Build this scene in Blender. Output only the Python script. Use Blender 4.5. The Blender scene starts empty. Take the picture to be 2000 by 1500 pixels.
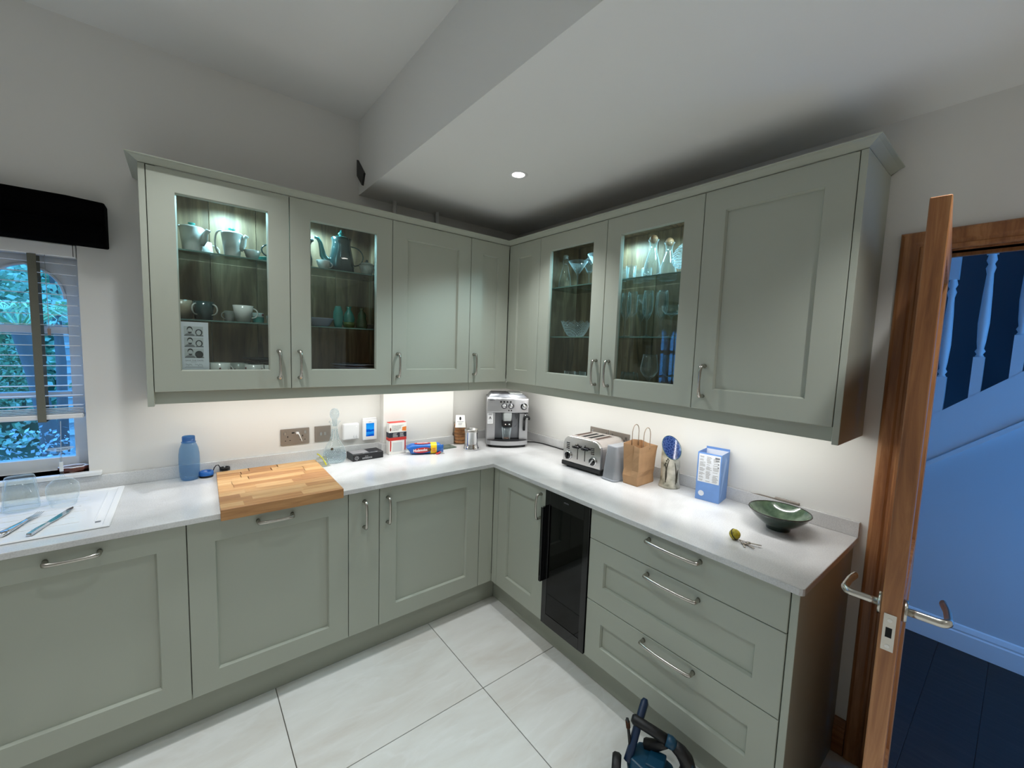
import bpy, math, random
from mathutils import Vector, Matrix
random.seed(7)
scene = bpy.context.scene
COL = scene.collection
PI = math.pi

# ------------------------------------------------------------------ camera
cam_data = bpy.data.cameras.new('camera')
cam_data.sensor_fit = 'HORIZONTAL'
cam_data.sensor_width = 36.0
cam_data.lens = 806.98 * 36.0 / 2000.0
cam_data.clip_start = 0.02
cam = bpy.data.objects.new('camera', cam_data)
COL.objects.link(cam)
def aim(loc, yaw, pitch, roll):
    y, p, r = (math.radians(a) for a in (yaw, pitch, roll))
    fw = Vector((math.cos(p) * math.cos(y), math.cos(p) * math.sin(y), math.sin(p)))
    rt = fw.cross(Vector((0, 0, 1))).normalized()
    up = rt.cross(fw)
    R = math.cos(r) * rt + math.sin(r) * up
    U = -math.sin(r) * rt + math.cos(r) * up
    m = Matrix((R, U, -fw)).transposed().to_4x4()
    m.translation = Vector(loc)
    return m
cam.matrix_world = aim((-2.0450, -2.5516, 1.5933), 51.4087, -5.0616, 1.9582)
scene.camera = cam

# ------------------------------------------------------------------ world, exposure
scene.view_settings.view_transform = 'Standard'
scene.view_settings.look = 'None'
scene.view_settings.exposure = 0.0
scene.view_settings.gamma = 1.0
scene.view_settings.use_curve_mapping = False
world = bpy.data.worlds.new('dusk_sky')
scene.world = world
world.use_nodes = True
wn = world.node_tree
bg = wn.nodes['Background']
bg.inputs['Color'].default_value = (0.08, 0.36, 1.0, 1)
bg.inputs['Strength'].default_value = 5.4
W_DOWN = 33.0      # ceiling downlights
W_LED = 0.60        # scale of the strips under the wall units
W_PUCK = 3.9       # scale of the puck lights in the glazed units

cy = scene.cycles
cy.max_bounces = 8; cy.diffuse_bounces = 4; cy.glossy_bounces = 4; cy.transmission_bounces = 4; cy.transparent_max_bounces = 20
cy.caustics_reflective = False; cy.caustics_refractive = False; cy.sample_clamp_indirect = 8.0; cy.adaptive_threshold = 0.05

# ------------------------------------------------------------------ helpers
def lin(c):
    return tuple((v / 255.0 / 12.92) if v / 255.0 <= 0.04045 else ((v / 255.0 + 0.055) / 1.055) ** 2.4 for v in c[:3]) + (1.0,)

MATS = {}
def new_mat(name):
    m = bpy.data.materials.new(name)
    m.use_nodes = True
    MATS[name] = m
    return m, m.node_tree, m.node_tree.nodes['Principled BSDF']

def mat(name, col, rough=0.5, metal=0.0, spec=None, bump=0.0, bump_scale=200.0, var=0.0, var_scale=6.0, coat=0.0, sss=0.0, trans=0.0, alpha=1.0):
    m, nt, b = new_mat(name)
    b.inputs['Base Color'].default_value = lin(col)
    b.inputs['Roughness'].default_value = rough
    b.inputs['Metallic'].default_value = metal
    if spec is not None: b.inputs['Specular IOR Level'].default_value = spec
    if coat: b.inputs['Coat Weight'].default_value = coat
    if trans: b.inputs['Transmission Weight'].default_value = trans
    tc = None
    if bump or var:
        tc = nt.nodes.new('ShaderNodeTexCoord')
    if bump:
        n = nt.nodes.new('ShaderNodeTexNoise'); n.inputs['Scale'].default_value = bump_scale; n.inputs['Detail'].default_value = 4
        bp = nt.nodes.new('ShaderNodeBump'); bp.inputs['Strength'].default_value = bump; bp.inputs['Distance'].default_value = 0.002
        nt.links.new(tc.outputs['Object'], n.inputs['Vector'])
        nt.links.new(n.outputs['Fac'], bp.inputs['Height'])
        nt.links.new(bp.outputs['Normal'], b.inputs['Normal'])
    if var:
        n = nt.nodes.new('ShaderNodeTexNoise'); n.inputs['Scale'].default_value = var_scale; n.inputs['Detail'].default_value = 6
        r = nt.nodes.new('ShaderNodeValToRGB')
        c = lin(col)
        r.color_ramp.elements[0].position = 0.3; r.color_ramp.elements[1].position = 0.7
        r.color_ramp.elements[0].color = tuple(v * (1 - var) for v in c[:3]) + (1,)
        r.color_ramp.elements[1].color = tuple(min(1, v * (1 + var)) for v in c[:3]) + (1,)
        nt.links.new(tc.outputs['Object'], n.inputs['Vector'])
        nt.links.new(n.outputs['Fac'], r.inputs['Fac'])
        nt.links.new(r.outputs['Color'], b.inputs['Base Color'])
    return m

def wood(name, c_dark, c_mid, c_light, scale=(30, 30, 2.0), rough=0.45, cracks=0.0, bump=0.15, coat=0.0):
    """grain runs along the axis with the small scale"""
    m, nt, b = new_mat(name)
    tc = nt.nodes.new('ShaderNodeTexCoord')
    oi = nt.nodes.new('ShaderNodeObjectInfo')
    mp = nt.nodes.new('ShaderNodeMapping'); mp.inputs['Scale'].default_value = scale
    add = nt.nodes.new('ShaderNodeVectorMath'); add.operation = 'ADD'
    mul = nt.nodes.new('ShaderNodeMath'); mul.operation = 'MULTIPLY'; mul.inputs[1].default_value = 37.0
    nt.links.new(oi.outputs['Random'], mul.inputs[0])
    nt.links.new(tc.outputs['Object'], mp.inputs['Vector'])
    nt.links.new(mp.outputs['Vector'], add.inputs[0]); nt.links.new(mul.outputs[0], add.inputs[1])
    n1 = nt.nodes.new('ShaderNodeTexNoise'); n1.inputs['Scale'].default_value = 1.0; n1.inputs['Detail'].default_value = 8; n1.inputs['Roughness'].default_value = 0.65; n1.inputs['Distortion'].default_value = 0.6
    nt.links.new(add.outputs[0], n1.inputs['Vector'])
    r = nt.nodes.new('ShaderNodeValToRGB')
    r.color_ramp.elements[0].position = 0.32; r.color_ramp.elements[0].color = lin(c_dark)
    r.color_ramp.elements[1].position = 0.68; r.color_ramp.elements[1].color = lin(c_light)
    e = r.color_ramp.elements.new(0.5); e.color = lin(c_mid)
    nt.links.new(n1.outputs['Fac'], r.inputs['Fac'])
    out = r.outputs['Color']
    if cracks:
        n2 = nt.nodes.new('ShaderNodeTexNoise'); n2.inputs['Scale'].default_value = 0.16; n2.inputs['Detail'].default_value = 3; n2.inputs['Distortion'].default_value = 1.2
        nt.links.new(add.outputs[0], n2.inputs['Vector'])
        r2 = nt.nodes.new('ShaderNodeValToRGB')
        r2.color_ramp.elements[0].position = 0.485; r2.color_ramp.elements[0].color = (1, 1, 1, 1)
        r2.color_ramp.elements[1].position = 0.515; r2.color_ramp.elements[1].color = (1, 1, 1, 1)
        e2 = r2.color_ramp.elements.new(0.5); e2.color = (1 - cracks,) * 3 + (1,)
        nt.links.new(n2.outputs['Fac'], r2.inputs['Fac'])
        mx = nt.nodes.new('ShaderNodeMix'); mx.data_type = 'RGBA'; mx.blend_type = 'MULTIPLY'; mx.inputs['Factor'].default_value = 1.0
        nt.links.new(out, mx.inputs['A']); nt.links.new(r2.outputs['Color'], mx.inputs['B'])
        out = mx.outputs['Result']
    nt.links.new(out, b.inputs['Base Color'])
    bp = nt.nodes.new('ShaderNodeBump'); bp.inputs['Strength'].default_value = bump; bp.inputs['Distance'].default_value = 0.001
    nt.links.new(n1.outputs['Fac'], bp.inputs['Height']); nt.links.new(bp.outputs['Normal'], b.inputs['Normal'])
    b.inputs['Roughness'].default_value = rough
    if coat: b.inputs['Coat Weight'].default_value = coat; b.inputs['Coat Roughness'].default_value = 0.2
    return m

def glass(name, tint=(245, 250, 248), edge=0.5, rough=0.02, blend=0.25, body=0.0, body_col=(200, 220, 220)):
    """thin clear glass: transparent, mirror-like towards grazing angles"""
    m = bpy.data.materials.new(name); m.use_nodes = True; MATS[name] = m
    nt = m.node_tree; nt.nodes.clear()
    out = nt.nodes.new('ShaderNodeOutputMaterial')
    tr = nt.nodes.new('ShaderNodeBsdfTransparent'); tr.inputs['Color'].default_value = lin(tint)
    gl = nt.nodes.new('ShaderNodeBsdfGlossy'); gl.inputs['Roughness'].default_value = rough
    lw = nt.nodes.new('ShaderNodeLayerWeight'); lw.inputs['Blend'].default_value = 0.5
    pw = nt.nodes.new('ShaderNodeMath'); pw.operation = 'POWER'; pw.inputs[1].default_value = 5.0 if edge == 0.5 else edge
    ml = nt.nodes.new('ShaderNodeMath'); ml.operation = 'MULTIPLY_ADD'; ml.inputs[1].default_value = 0.96; ml.inputs[2].default_value = 0.04
    mx = nt.nodes.new('ShaderNodeMixShader')
    nt.links.new(lw.outputs['Facing'], pw.inputs[0]); nt.links.new(pw.outputs[0], ml.inputs[0]); nt.links.new(ml.outputs[0], mx.inputs['Fac'])
    nt.links.new(tr.outputs[0], mx.inputs[1]); nt.links.new(gl.outputs[0], mx.inputs[2])
    last = mx
    if body:
        df = nt.nodes.new('ShaderNodeBsdfDiffuse'); df.inputs['Color'].default_value = lin(body_col)
        tl = nt.nodes.new('ShaderNodeBsdfTranslucent'); tl.inputs['Color'].default_value = lin(body_col)
        m3 = nt.nodes.new('ShaderNodeMixShader'); m3.inputs['Fac'].default_value = 0.5
        nt.links.new(df.outputs[0], m3.inputs[1]); nt.links.new(tl.outputs[0], m3.inputs[2])
        m2 = nt.nodes.new('ShaderNodeMixShader'); m2.inputs['Fac'].default_value = body
        nt.links.new(mx.outputs[0], m2.inputs[1]); nt.links.new(m3.outputs[0], m2.inputs[2])
        last = m2
    nt.links.new(last.outputs[0], out.inputs['Surface'])
    return m

def ware(name, tint=(248, 251, 251), edge_col=(232, 242, 246), power=3.2, gain=.75, rough=.03, base=.01):
    """drinking glass: clear in the middle, pale and bright towards its outline, with sharp highlights"""
    m = bpy.data.materials.new(name); m.use_nodes = True; MATS[name] = m
    nt = m.node_tree; nt.nodes.clear(); L = nt.links.new
    out = nt.nodes.new('ShaderNodeOutputMaterial')
    tr = nt.nodes.new('ShaderNodeBsdfTransparent'); tr.inputs['Color'].default_value = lin(tint)
    gl = nt.nodes.new('ShaderNodeBsdfGlossy'); gl.inputs['Roughness'].default_value = rough
    df = nt.nodes.new('ShaderNodeBsdfDiffuse'); df.inputs['Color'].default_value = lin(edge_col)  # pale edge colour stands in for light refracted at the outline
    tl = nt.nodes.new('ShaderNodeBsdfTranslucent'); tl.inputs['Color'].default_value = lin(edge_col)
    m3 = nt.nodes.new('ShaderNodeMixShader'); m3.inputs['Fac'].default_value = .5; L(df.outputs[0], m3.inputs[1]); L(tl.outputs[0], m3.inputs[2])
    lw = nt.nodes.new('ShaderNodeLayerWeight'); lw.inputs['Blend'].default_value = .5
    pw = nt.nodes.new('ShaderNodeMath'); pw.operation = 'POWER'; pw.inputs[1].default_value = power; L(lw.outputs['Facing'], pw.inputs[0])
    ml = nt.nodes.new('ShaderNodeMath'); ml.operation = 'MULTIPLY_ADD'; ml.inputs[1].default_value = gain; ml.inputs[2].default_value = base; L(pw.outputs[0], ml.inputs[0])
    mx = nt.nodes.new('ShaderNodeMixShader'); L(ml.outputs[0], mx.inputs['Fac']); L(tr.outputs[0], mx.inputs[1]); L(m3.outputs[0], mx.inputs[2])
    m2 = nt.nodes.new('ShaderNodeMixShader'); m2.inputs['Fac'].default_value = .045; L(mx.outputs[0], m2.inputs[1]); L(gl.outputs[0], m2.inputs[2])
    L(m2.outputs[0], out.inputs['Surface'])
    return m

def emit(name, col, strength):
    m = bpy.data.materials.new(name); m.use_nodes = True; MATS[name] = m
    nt = m.node_tree; nt.nodes.clear()
    out = nt.nodes.new('ShaderNodeOutputMaterial'); e = nt.nodes.new('ShaderNodeEmission')
    e.inputs['Color'].default_value = lin(col); e.inputs['Strength'].default_value = strength
    nt.links.new(e.outputs[0], out.inputs['Surface'])
    return m

class MB:
    """collects faces; build() links them as one mesh object"""
    def __init__(self): self.v = []; self.f = []; self.sm = []; self.mi = []; self.cur = 0
    def add(self, verts, faces, smooth=False):
        o = len(self.v); self.v += [tuple(p) for p in verts]
        for f in faces: self.f.append(tuple(i + o for i in f)); self.sm.append(smooth); self.mi.append(self.cur)
        return self
    def box(self, x0, x1, y0, y1, z0, z1):
        if x0 > x1: x0, x1 = x1, x0
        if y0 > y1: y0, y1 = y1, y0
        if z0 > z1: z0, z1 = z1, z0
        v = [(x0, y0, z0), (x1, y0, z0), (x1, y1, z0), (x0, y1, z0), (x0, y0, z1), (x1, y0, z1), (x1, y1, z1), (x0, y1, z1)]
        return self.add(v, [(0, 3, 2, 1), (4, 5, 6, 7), (0, 1, 5, 4), (1, 2, 6, 5), (2, 3, 7, 6), (3, 0, 4, 7)])
    def rbox(self, x0, x1, y0, y1, z0, z1, b=0.003):
        """box with chamfered edges on all sides"""
        X = (x0, x1); Y = (y0, y1); Z = (z0, z1); v = []; idx = {}
        for i in (0, 1):
            for j in (0, 1):
                for k in (0, 1):
                    sx = b if i == 0 else -b; sy = b if j == 0 else -b; sz = b if k == 0 else -b
                    idx[i, j, k, 0] = len(v); v.append((X[i], Y[j] + sy, Z[k] + sz))
                    idx[i, j, k, 1] = len(v); v.append((X[i] + sx, Y[j], Z[k] + sz))
                    idx[i, j, k, 2] = len(v); v.append((X[i] + sx, Y[j] + sy, Z[k]))
        F = []
        for a in range(3):
            o1, o2 = [t for t in range(3) if t != a]
            for s in (0, 1):
                q = []
                for (p, r) in ((0, 0), (1, 0), (1, 1), (0, 1)):
                    c = [0, 0, 0]; c[a] = s; c[o1] = p; c[o2] = r; q.append(idx[c[0], c[1], c[2], a])
                F.append(tuple(q))
        for a in range(3):
            o1, o2 = [t for t in range(3) if t != a]
            for p in (0, 1):
                for r in (0, 1):
                    c0 = [0, 0, 0]; c0[o1] = p; c0[o2] = r; c1 = list(c0); c1[a] = 1
                    F.append((idx[(*c0, o1)], idx[(*c1, o1)], idx[(*c1, o2)], idx[(*c0, o2)]))
        for i in (0, 1):
            for j in (0, 1):
                for k in (0, 1): F.append((idx[i, j, k, 0], idx[i, j, k, 1], idx[i, j, k, 2]))
        return self.add(v, F)
    def prism(self, poly, axis, a, b, smooth=False):
        """poly: 2D points in the two other axes (cyclic order x,y,z without axis)"""
        n = len(poly)
        def mk(p, t):
            if axis == 'x': return (t, p[0], p[1])
            if axis == 'y': return (p[0], t, p[1])
            return (p[0], p[1], t)
        v = [mk(p, a) for p in poly] + [mk(p, b) for p in poly]
        f = [tuple(range(n - 1, -1, -1)), tuple(range(n, 2 * n))]
        self.add(v, f)
        o = len(self.v) - 2 * n
        for i in range(n):
            j = (i + 1) % n
            self.f.append((o + i, o + j, o + n + j, o + n + i)); self.sm.append(smooth); self.mi.append(self.cur)
        return self
    def lathe(self, prof, c=(0, 0, 0), seg=32, smooth=True, sx=1.0, sy=1.0, cap=True):
        v = []; f = []; n = len(prof)
        for (r, z) in prof:
            for k in range(seg):
                a = 2 * PI * k / seg
                v.append((c[0] + r * math.cos(a) * sx, c[1] + r * math.sin(a) * sy, c[2] + z))
        for i in range(n - 1):
            for k in range(seg):
                k2 = (k + 1) % seg
                f.append((i * seg + k, i * seg + k2, (i + 1) * seg + k2, (i + 1) * seg + k))
        self.add(v, f, smooth)
        if cap:
            o = len(self.v) - len(v)
            if prof[0][0] > 1e-4: self.f.append(tuple(o + k for k in range(seg - 1, -1, -1))); self.sm.append(False); self.mi.append(self.cur)
            if prof[-1][0] > 1e-4: self.f.append(tuple(o + (n - 1) * seg + k for k in range(seg))); self.sm.append(False); self.mi.append(self.cur)
        return self
    def tube(self, pts, r, seg=10, caps=True, flat=1.0, up=None, smooth=True, closed=False):
        """sweep; r is a number or list; flat squashes across the second frame axis"""
        P = [Vector(p) for p in pts]; n = len(P)
        R = r if isinstance(r, (list, tuple)) else [r] * n
        T = []
        for i in range(n):
            if closed: t = P[(i + 1) % n] - P[i - 1]
            else: t = P[min(i + 1, n - 1)] - P[max(i - 1, 0)]
            T.append(t.normalized())
        N = Vector(up) if up else (Vector((0, 0, 1)) if abs(T[0].z) < 0.9 else Vector((1, 0, 0)))
        v = []
        for i in range(n):
            N = (N - T[i] * N.dot(T[i])).normalized(); B = T[i].cross(N)
            for k in range(seg):
                a = 2 * PI * k / seg
                v.append(P[i] + N * (math.cos(a) * R[i]) + B * (math.sin(a) * R[i] * flat))
        f = []
        for i in range(n if closed else n - 1):
            i2 = (i + 1) % n
            for k in range(seg):
                k2 = (k + 1) % seg
                f.append((i * seg + k, i * seg + k2, i2 * seg + k2, i2 * seg + k))
        self.add(v, f, smooth)
        if caps and not closed:
            o = len(self.v) - len(v)
            self.f.append(tuple(o + k for k in range(seg - 1, -1, -1))); self.sm.append(False); self.mi.append(self.cur)
            self.f.append(tuple(o + (n - 1) * seg + k for k in range(seg))); self.sm.append(False); self.mi.append(self.cur)
        return self
    def cyl(self, p0, p1, r, seg=20, r2=None, smooth=True):
        return self.tube([p0, p1], [r, r if r2 is None else r2], seg, True, smooth=smooth)
    def sphere(self, c, r, seg=20, rings=12, sz=1.0):
        return self.lathe([(max(1e-5, r * math.sin(PI * i / rings)), -r * sz * math.cos(PI * i / rings)) for i in range(rings + 1)], c, seg, cap=False)
    def loft(self, sections, smooth=False, cap=True, closed=True):
        """sections: list of equal-length lists of 3D points"""
        n = len(sections[0]); v = [p for s in sections for p in s]; f = []
        for i in range(len(sections) - 1):
            for k in range(n if closed else n - 1):
                k2 = (k + 1) % n
                f.append((i * n + k, i * n + k2, (i + 1) * n + k2, (i + 1) * n + k))
        self.add(v, f, smooth)
        if cap:
            o = len(self.v) - len(v); m = len(sections) - 1
            self.f.append(tuple(o + k for k in range(n - 1, -1, -1))); self.sm.append(False); self.mi.append(self.cur)
            self.f.append(tuple(o + m * n + k for k in range(n))); self.sm.append(False); self.mi.append(self.cur)
        return self
    def xform(self, M):
        self.v = [tuple(M @ Vector(p)) for p in self.v]; return self
    def mesh(self, name, m):
        me = bpy.data.meshes.new(name)
        me.from_pydata(self.v, [], self.f)
        me.polygons.foreach_set('use_smooth', self.sm)
        ms = m if isinstance(m, (list, tuple)) else [m]
        for q in ms: me.materials.append(MATS[q] if isinstance(q, str) else q)
        if len(ms) > 1: me.polygons.foreach_set('material_index', self.mi)
        import bmesh
        bm = bmesh.new(); bm.from_mesh(me); bmesh.ops.recalc_face_normals(bm, faces=bm.faces); bm.to_mesh(me); bm.free()
        me.update()
        return me
    def build(self, name, m, parent=None, loc=None, rot=None):
        return link(name, self.mesh(name, m), parent, loc, rot)

def link(name, me, parent=None, loc=None, rot=None):
    o = bpy.data.objects.new(name, me)
    COL.objects.link(o)
    if parent is not None: o.parent = parent
    if loc is not None: o.location = loc
    if rot is not None: o.rotation_euler = rot if isinstance(rot, (tuple, list)) else (0, 0, rot)
    return o

def tag(o, label=None, cat=None, group=None, kind=None):
    if label: o['label'] = label
    if cat: o['category'] = cat
    if group: o['group'] = group
    if kind: o['kind'] = kind
    return o

def thing(name, label, cat, loc=(0, 0, 0), rot=0.0, group=None):
    o = bpy.data.objects.new(name, None); COL.objects.link(o)
    o.empty_display_size = 0.05
    o.location = loc
    o.rotation_euler = rot if isinstance(rot, (tuple, list)) else (0, 0, rot)
    return tag(o, label, cat, group)

def single(mb, name, m, label, cat, loc=(0, 0, 0), rot=0.0, group=None):
    return tag(mb.build(name, m, None, loc, rot), label, cat, group)

def struct(mb, name, m, label=None, parent=None):
    o = mb.build(name, m, parent)
    if parent is None: o['kind'] = 'structure'
    if label: o['label'] = label
    return o

def copy_tree(o, parent=None):
    c = o.copy(); COL.objects.link(c); c.parent = parent
    for ch in o.children: copy_tree(ch, c)
    return c

def solid(o, t=0.002, offset=0.0):
    md = o.modifiers.new('thickness', 'SOLIDIFY'); md.thickness = t; md.offset = offset
    return o
def bevel(o, w=0.003, seg=2):
    md = o.modifiers.new('bevel', 'BEVEL'); md.width = w; md.segments = seg; md.limit_method = 'ANGLE'; md.angle_limit = math.radians(40)
    return o
def subsurf(o, n=2):
    md = o.modifiers.new('smooth', 'SUBSURF'); md.levels = n; md.render_levels = n
    return o

def text_mb(s, size, depth=0.0004, align='CENTER', bold=0.0, shear=0.0):
    """lettering as geometry in the local xy plane, centred"""
    cu = bpy.data.curves.new('lettering', 'FONT'); cu.body = s; cu.size = size; cu.align_x = align; cu.align_y = 'CENTER'
    cu.extrude = depth; cu.resolution_u = 2; cu.offset = bold; cu.shear = shear
    ob = bpy.data.objects.new('lettering', cu); COL.objects.link(ob)
    dg = bpy.context.evaluated_depsgraph_get()
    me = bpy.data.meshes.new_from_object(ob.evaluated_get(dg))
    mb = MB(); mb.add([tuple(v.co) for v in me.vertices], [tuple(p.vertices) for p in me.polygons])
    bpy.data.objects.remove(ob); bpy.data.curves.remove(cu); bpy.data.meshes.remove(me)
    return mb

def spot(name, loc, watts, angle=116, blend=0.7, size=0.03, col=(0.96, 1.0, 1.02), parent=None):
    ld = bpy.data.lights.new(name, 'SPOT'); ld.energy = watts; ld.spot_size = math.radians(angle); ld.spot_blend = blend
    ld.shadow_soft_size = size; ld.color = col
    o = bpy.data.objects.new(name, ld); COL.objects.link(o); o.location = loc
    if parent: o.parent = parent
    return o
def area(name, loc, sx, sy, watts, col, rot=(0, 0, 0), parent=None):
    ld = bpy.data.lights.new(name, 'AREA'); ld.shape = 'RECTANGLE'; ld.size = sx; ld.size_y = sy; ld.energy = watts; ld.color = col
    o = bpy.data.objects.new(name, ld); COL.objects.link(o); o.location = loc; o.rotation_euler = rot
    if parent: o.parent = parent
    return o
# ------------------------------------------------------------------ dimensions (metres; room corner at the origin)
ZT, TW, DW, DD, ZD0, ZU, DP = 0.9047, 0.0224, 0.6239, 0.6026, 0.160, 0.9634, 0.531
DWU, ZW0, ZW1, ZWE = 0.3218, 1.358, 2.262, 1.300
YE, TU = -2.1915, 0.0176
XA1, XA2, XA3, XAF = -2.0544, -1.4531, -1.3033, -0.7007
YA0, YA1, YA2, YA3, YAE = -0.6529, -1.057, -1.3576, -2.1544, -2.1781
WX0, WX0E, WX1, WX2, WX3 = -2.142, -2.164, -1.6357, -1.1311, -0.6229
WY0, WY1, WY2, WY3, WYE = -0.6273, -1.1351, -1.6424, -2.1475, -2.1683
ZC_LO, ZC_HI, XB = 2.452, 2.862, -1.21
RX0, RY0 = -4.4, -5.2                     # far walls of the kitchen behind the camera

# ------------------------------------------------------------------ materials
mat('wall_paint', (226, 224, 219), 0.85, bump=0.05, bump_scale=350)
mat('ceiling_paint', (238, 238, 235), 0.9, bump=0.04, bump_scale=300)
mat('sage_paint', (174, 178, 165), 0.5, spec=.35, bump=0.03, bump_scale=500)
mat('sage_plinth', (160, 164, 150), 0.45)
mat('carcass', (170, 168, 158), 0.6)
mat('nickel', (188, 184, 176), 0.26, metal=1.0)
mat('chrome', (225, 225, 226), 0.08, metal=1.0)
mat('steel_brushed', (198, 196, 192), 0.3, metal=1.0)
mat('steel_plate', (150, 140, 130), 0.45, metal=.55)
mat('black_gloss', (6, 6, 8), 0.08)
mat('black_plastic', (14, 14, 15), 0.4)
mat('black_rubber', (20, 20, 21), 0.7)
mat('white_plastic', (238, 238, 238), 0.35)
mat('white_paint', (232, 232, 230), 0.5)
mat('white_ceramic', (244, 245, 246), 0.12)
mat('grout', (112, 108, 100), 0.9)
mat('dark_gap', (12, 12, 11), 0.9)
glass('pane_glass')
glass('shelf_glass', (198, 206, 204))
ware('clear_glass')
mat('shelf_edge', (92, 118, 112), 0.1)
wood('oak', (116, 70, 38), (156, 102, 60), (184, 131, 84), (34, 34, 2.2), 0.42)
wood('oak_x', (116, 70, 38), (156, 102, 60), (184, 131, 84), (34, 2.2, 34), 0.42)
wood('cabinet_oak', (84, 62, 43), (122, 95, 69), (162, 134, 104), (15, 15, 1.7), 0.55, cracks=0.55, bump=0.2)
wood('dark_floor', (20, 17, 17), (30, 26, 25), (44, 38, 36), (60, 4, 60), 0.5)

def quartz():
    m, nt, b = new_mat('quartz')
    tc = nt.nodes.new('ShaderNodeTexCoord')
    n1 = nt.nodes.new('ShaderNodeTexNoise'); n1.inputs['Scale'].default_value = 220; n1.inputs['Detail'].default_value = 3
    n2 = nt.nodes.new('ShaderNodeTexNoise'); n2.inputs['Scale'].default_value = 2.6; n2.inputs['Detail'].default_value = 8; n2.inputs['Distortion'].default_value = 1.5
    for n in (n1, n2): nt.links.new(tc.outputs['Object'], n.inputs['Vector'])
    r1 = nt.nodes.new('ShaderNodeValToRGB')
    r1.color_ramp.elements[0].position = 0.3; r1.color_ramp.elements[0].color = lin((208, 208, 207))
    r1.color_ramp.elements[1].position = 0.62; r1.color_ramp.elements[1].color = lin((222, 222, 221))
    r2 = nt.nodes.new('ShaderNodeValToRGB')
    r2.color_ramp.elements[0].position = 0.38; r2.color_ramp.elements[0].color = (0.86, 0.85, 0.85, 1)
    r2.color_ramp.elements[1].position = 0.6; r2.color_ramp.elements[1].color = (1, 1, 1, 1)
    nt.links.new(n1.outputs['Fac'], r1.inputs['Fac']); nt.links.new(n2.outputs['Fac'], r2.inputs['Fac'])
    mx = nt.nodes.new('ShaderNodeMix'); mx.data_type = 'RGBA'; mx.blend_type = 'MULTIPLY'; mx.inputs['Factor'].default_value = 1
    nt.links.new(r1.outputs['Color'], mx.inputs['A']); nt.links.new(r2.outputs['Color'], mx.inputs['B'])
    nt.links.new(mx.outputs['Result'], b.inputs['Base Color'])
    b.inputs['Roughness'].default_value = 0.16
quartz()

def tile_mat():
    m, nt, b = new_mat('porcelain_tile')
    tc = nt.nodes.new('ShaderNodeTexCoord'); oi = nt.nodes.new('ShaderNodeObjectInfo')
    mp = nt.nodes.new('ShaderNodeMapping'); mp.inputs['Scale'].default_value = (1.3, 4.2, 1); mp.inputs['Rotation'].default_value = (0, 0, 0.6)
    nt.links.new(tc.outputs['Object'], mp.inputs['Vector'])
    mul = nt.nodes.new('ShaderNodeMath'); mul.operation = 'MULTIPLY'; mul.inputs[1].default_value = 50
    nt.links.new(oi.outputs['Random'], mul.inputs[0])
    n = nt.nodes.new('ShaderNodeTexNoise'); n.noise_dimensions = '4D'; n.inputs['Scale'].default_value = 1.4; n.inputs['Detail'].default_value = 9; n.inputs['Roughness'].default_value = 0.6; n.inputs['Distortion'].default_value = 0.7
    nt.links.new(mp.outputs['Vector'], n.inputs['Vector']); nt.links.new(mul.outputs[0], n.inputs['W'])
    r = nt.nodes.new('ShaderNodeValToRGB')
    r.color_ramp.elements[0].position = 0.3; r.color_ramp.elements[0].color = lin((220, 215, 207))
    r.color_ramp.elements[1].position = 0.66; r.color_ramp.elements[1].color = lin((239, 239, 235))
    e = r.color_ramp.elements.new(0.5); e.color = lin((232, 231, 226))
    nt.links.new(n.outputs['Fac'], r.inputs['Fac'])
    # thin chalky veins
    n2 = nt.nodes.new('ShaderNodeTexNoise'); n2.noise_dimensions = '4D'; n2.inputs['Scale'].default_value = 1.1; n2.inputs['Detail'].default_value = 5; n2.inputs['Distortion'].default_value = 0.9
    nt.links.new(mp.outputs['Vector'], n2.inputs['Vector']); nt.links.new(mul.outputs[0], n2.inputs['W'])
    r2 = nt.nodes.new('ShaderNodeValToRGB')
    r2.color_ramp.elements[0].position = 0.48; r2.color_ramp.elements[0].color = (0, 0, 0, 1)
    r2.color_ramp.elements[1].position = 0.52; r2.color_ramp.elements[1].color = (0, 0, 0, 1)
    e = r2.color_ramp.elements.new(0.5); e.color = (0.35, 0.35, 0.35, 1)
    nt.links.new(n2.outputs['Fac'], r2.inputs['Fac'])
    mx = nt.nodes.new('ShaderNodeMix'); mx.data_type = 'RGBA'
    nt.links.new(r2.outputs['Color'], mx.inputs['Factor']); nt.links.new(r.outputs['Color'], mx.inputs['A']); mx.inputs['B'].default_value = lin((243, 243, 241))
    nt.links.new(mx.outputs['Result'], b.inputs['Base Color'])
    b.inputs['Roughness'].default_value = 0.3
tile_mat()

# ------------------------------------------------------------------ room shell
WIN = (-3.56, -2.385, 0.985, 1.965)       # window opening x0, x1, z0, z1
DOOR = (-3.09, -2.312, 1.968)             # door opening y0, y1, head
floor = struct(MB().box(RX0 - .1, 0.0, RY0 - .1, 0.0, -0.12, -0.006), 'floor', 'grout')
TX, TY, TS = -0.988, -1.088, 0.7675
xs = [TX + TS * k for k in range(-6, 3)]; ys = [TY + TS * k for k in range(-7, 3)]
tile_meshes = {}
for i in range(len(xs) - 1):
    for j in range(len(ys) - 1):
        x0, x1, y0, y1 = max(xs[i], RX0), min(xs[i + 1], 0), max(ys[j], RY0), min(ys[j + 1], 0)
        if x1 - x0 < .02 or y1 - y0 < .02: continue
        g = 0.0017
        key = (round(x1 - x0, 3), round(y1 - y0, 3))
        if key not in tile_meshes:
            tile_meshes[key] = MB().rbox(-key[0] / 2 + g, key[0] / 2 - g, -key[1] / 2 + g, key[1] / 2 - g, -0.0055, 0.0, 0.001).mesh('tile', 'porcelain_tile')
        link('tile', tile_meshes[key], floor, ((x0 + x1) / 2, (y0 + y1) / 2, 0))
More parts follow.
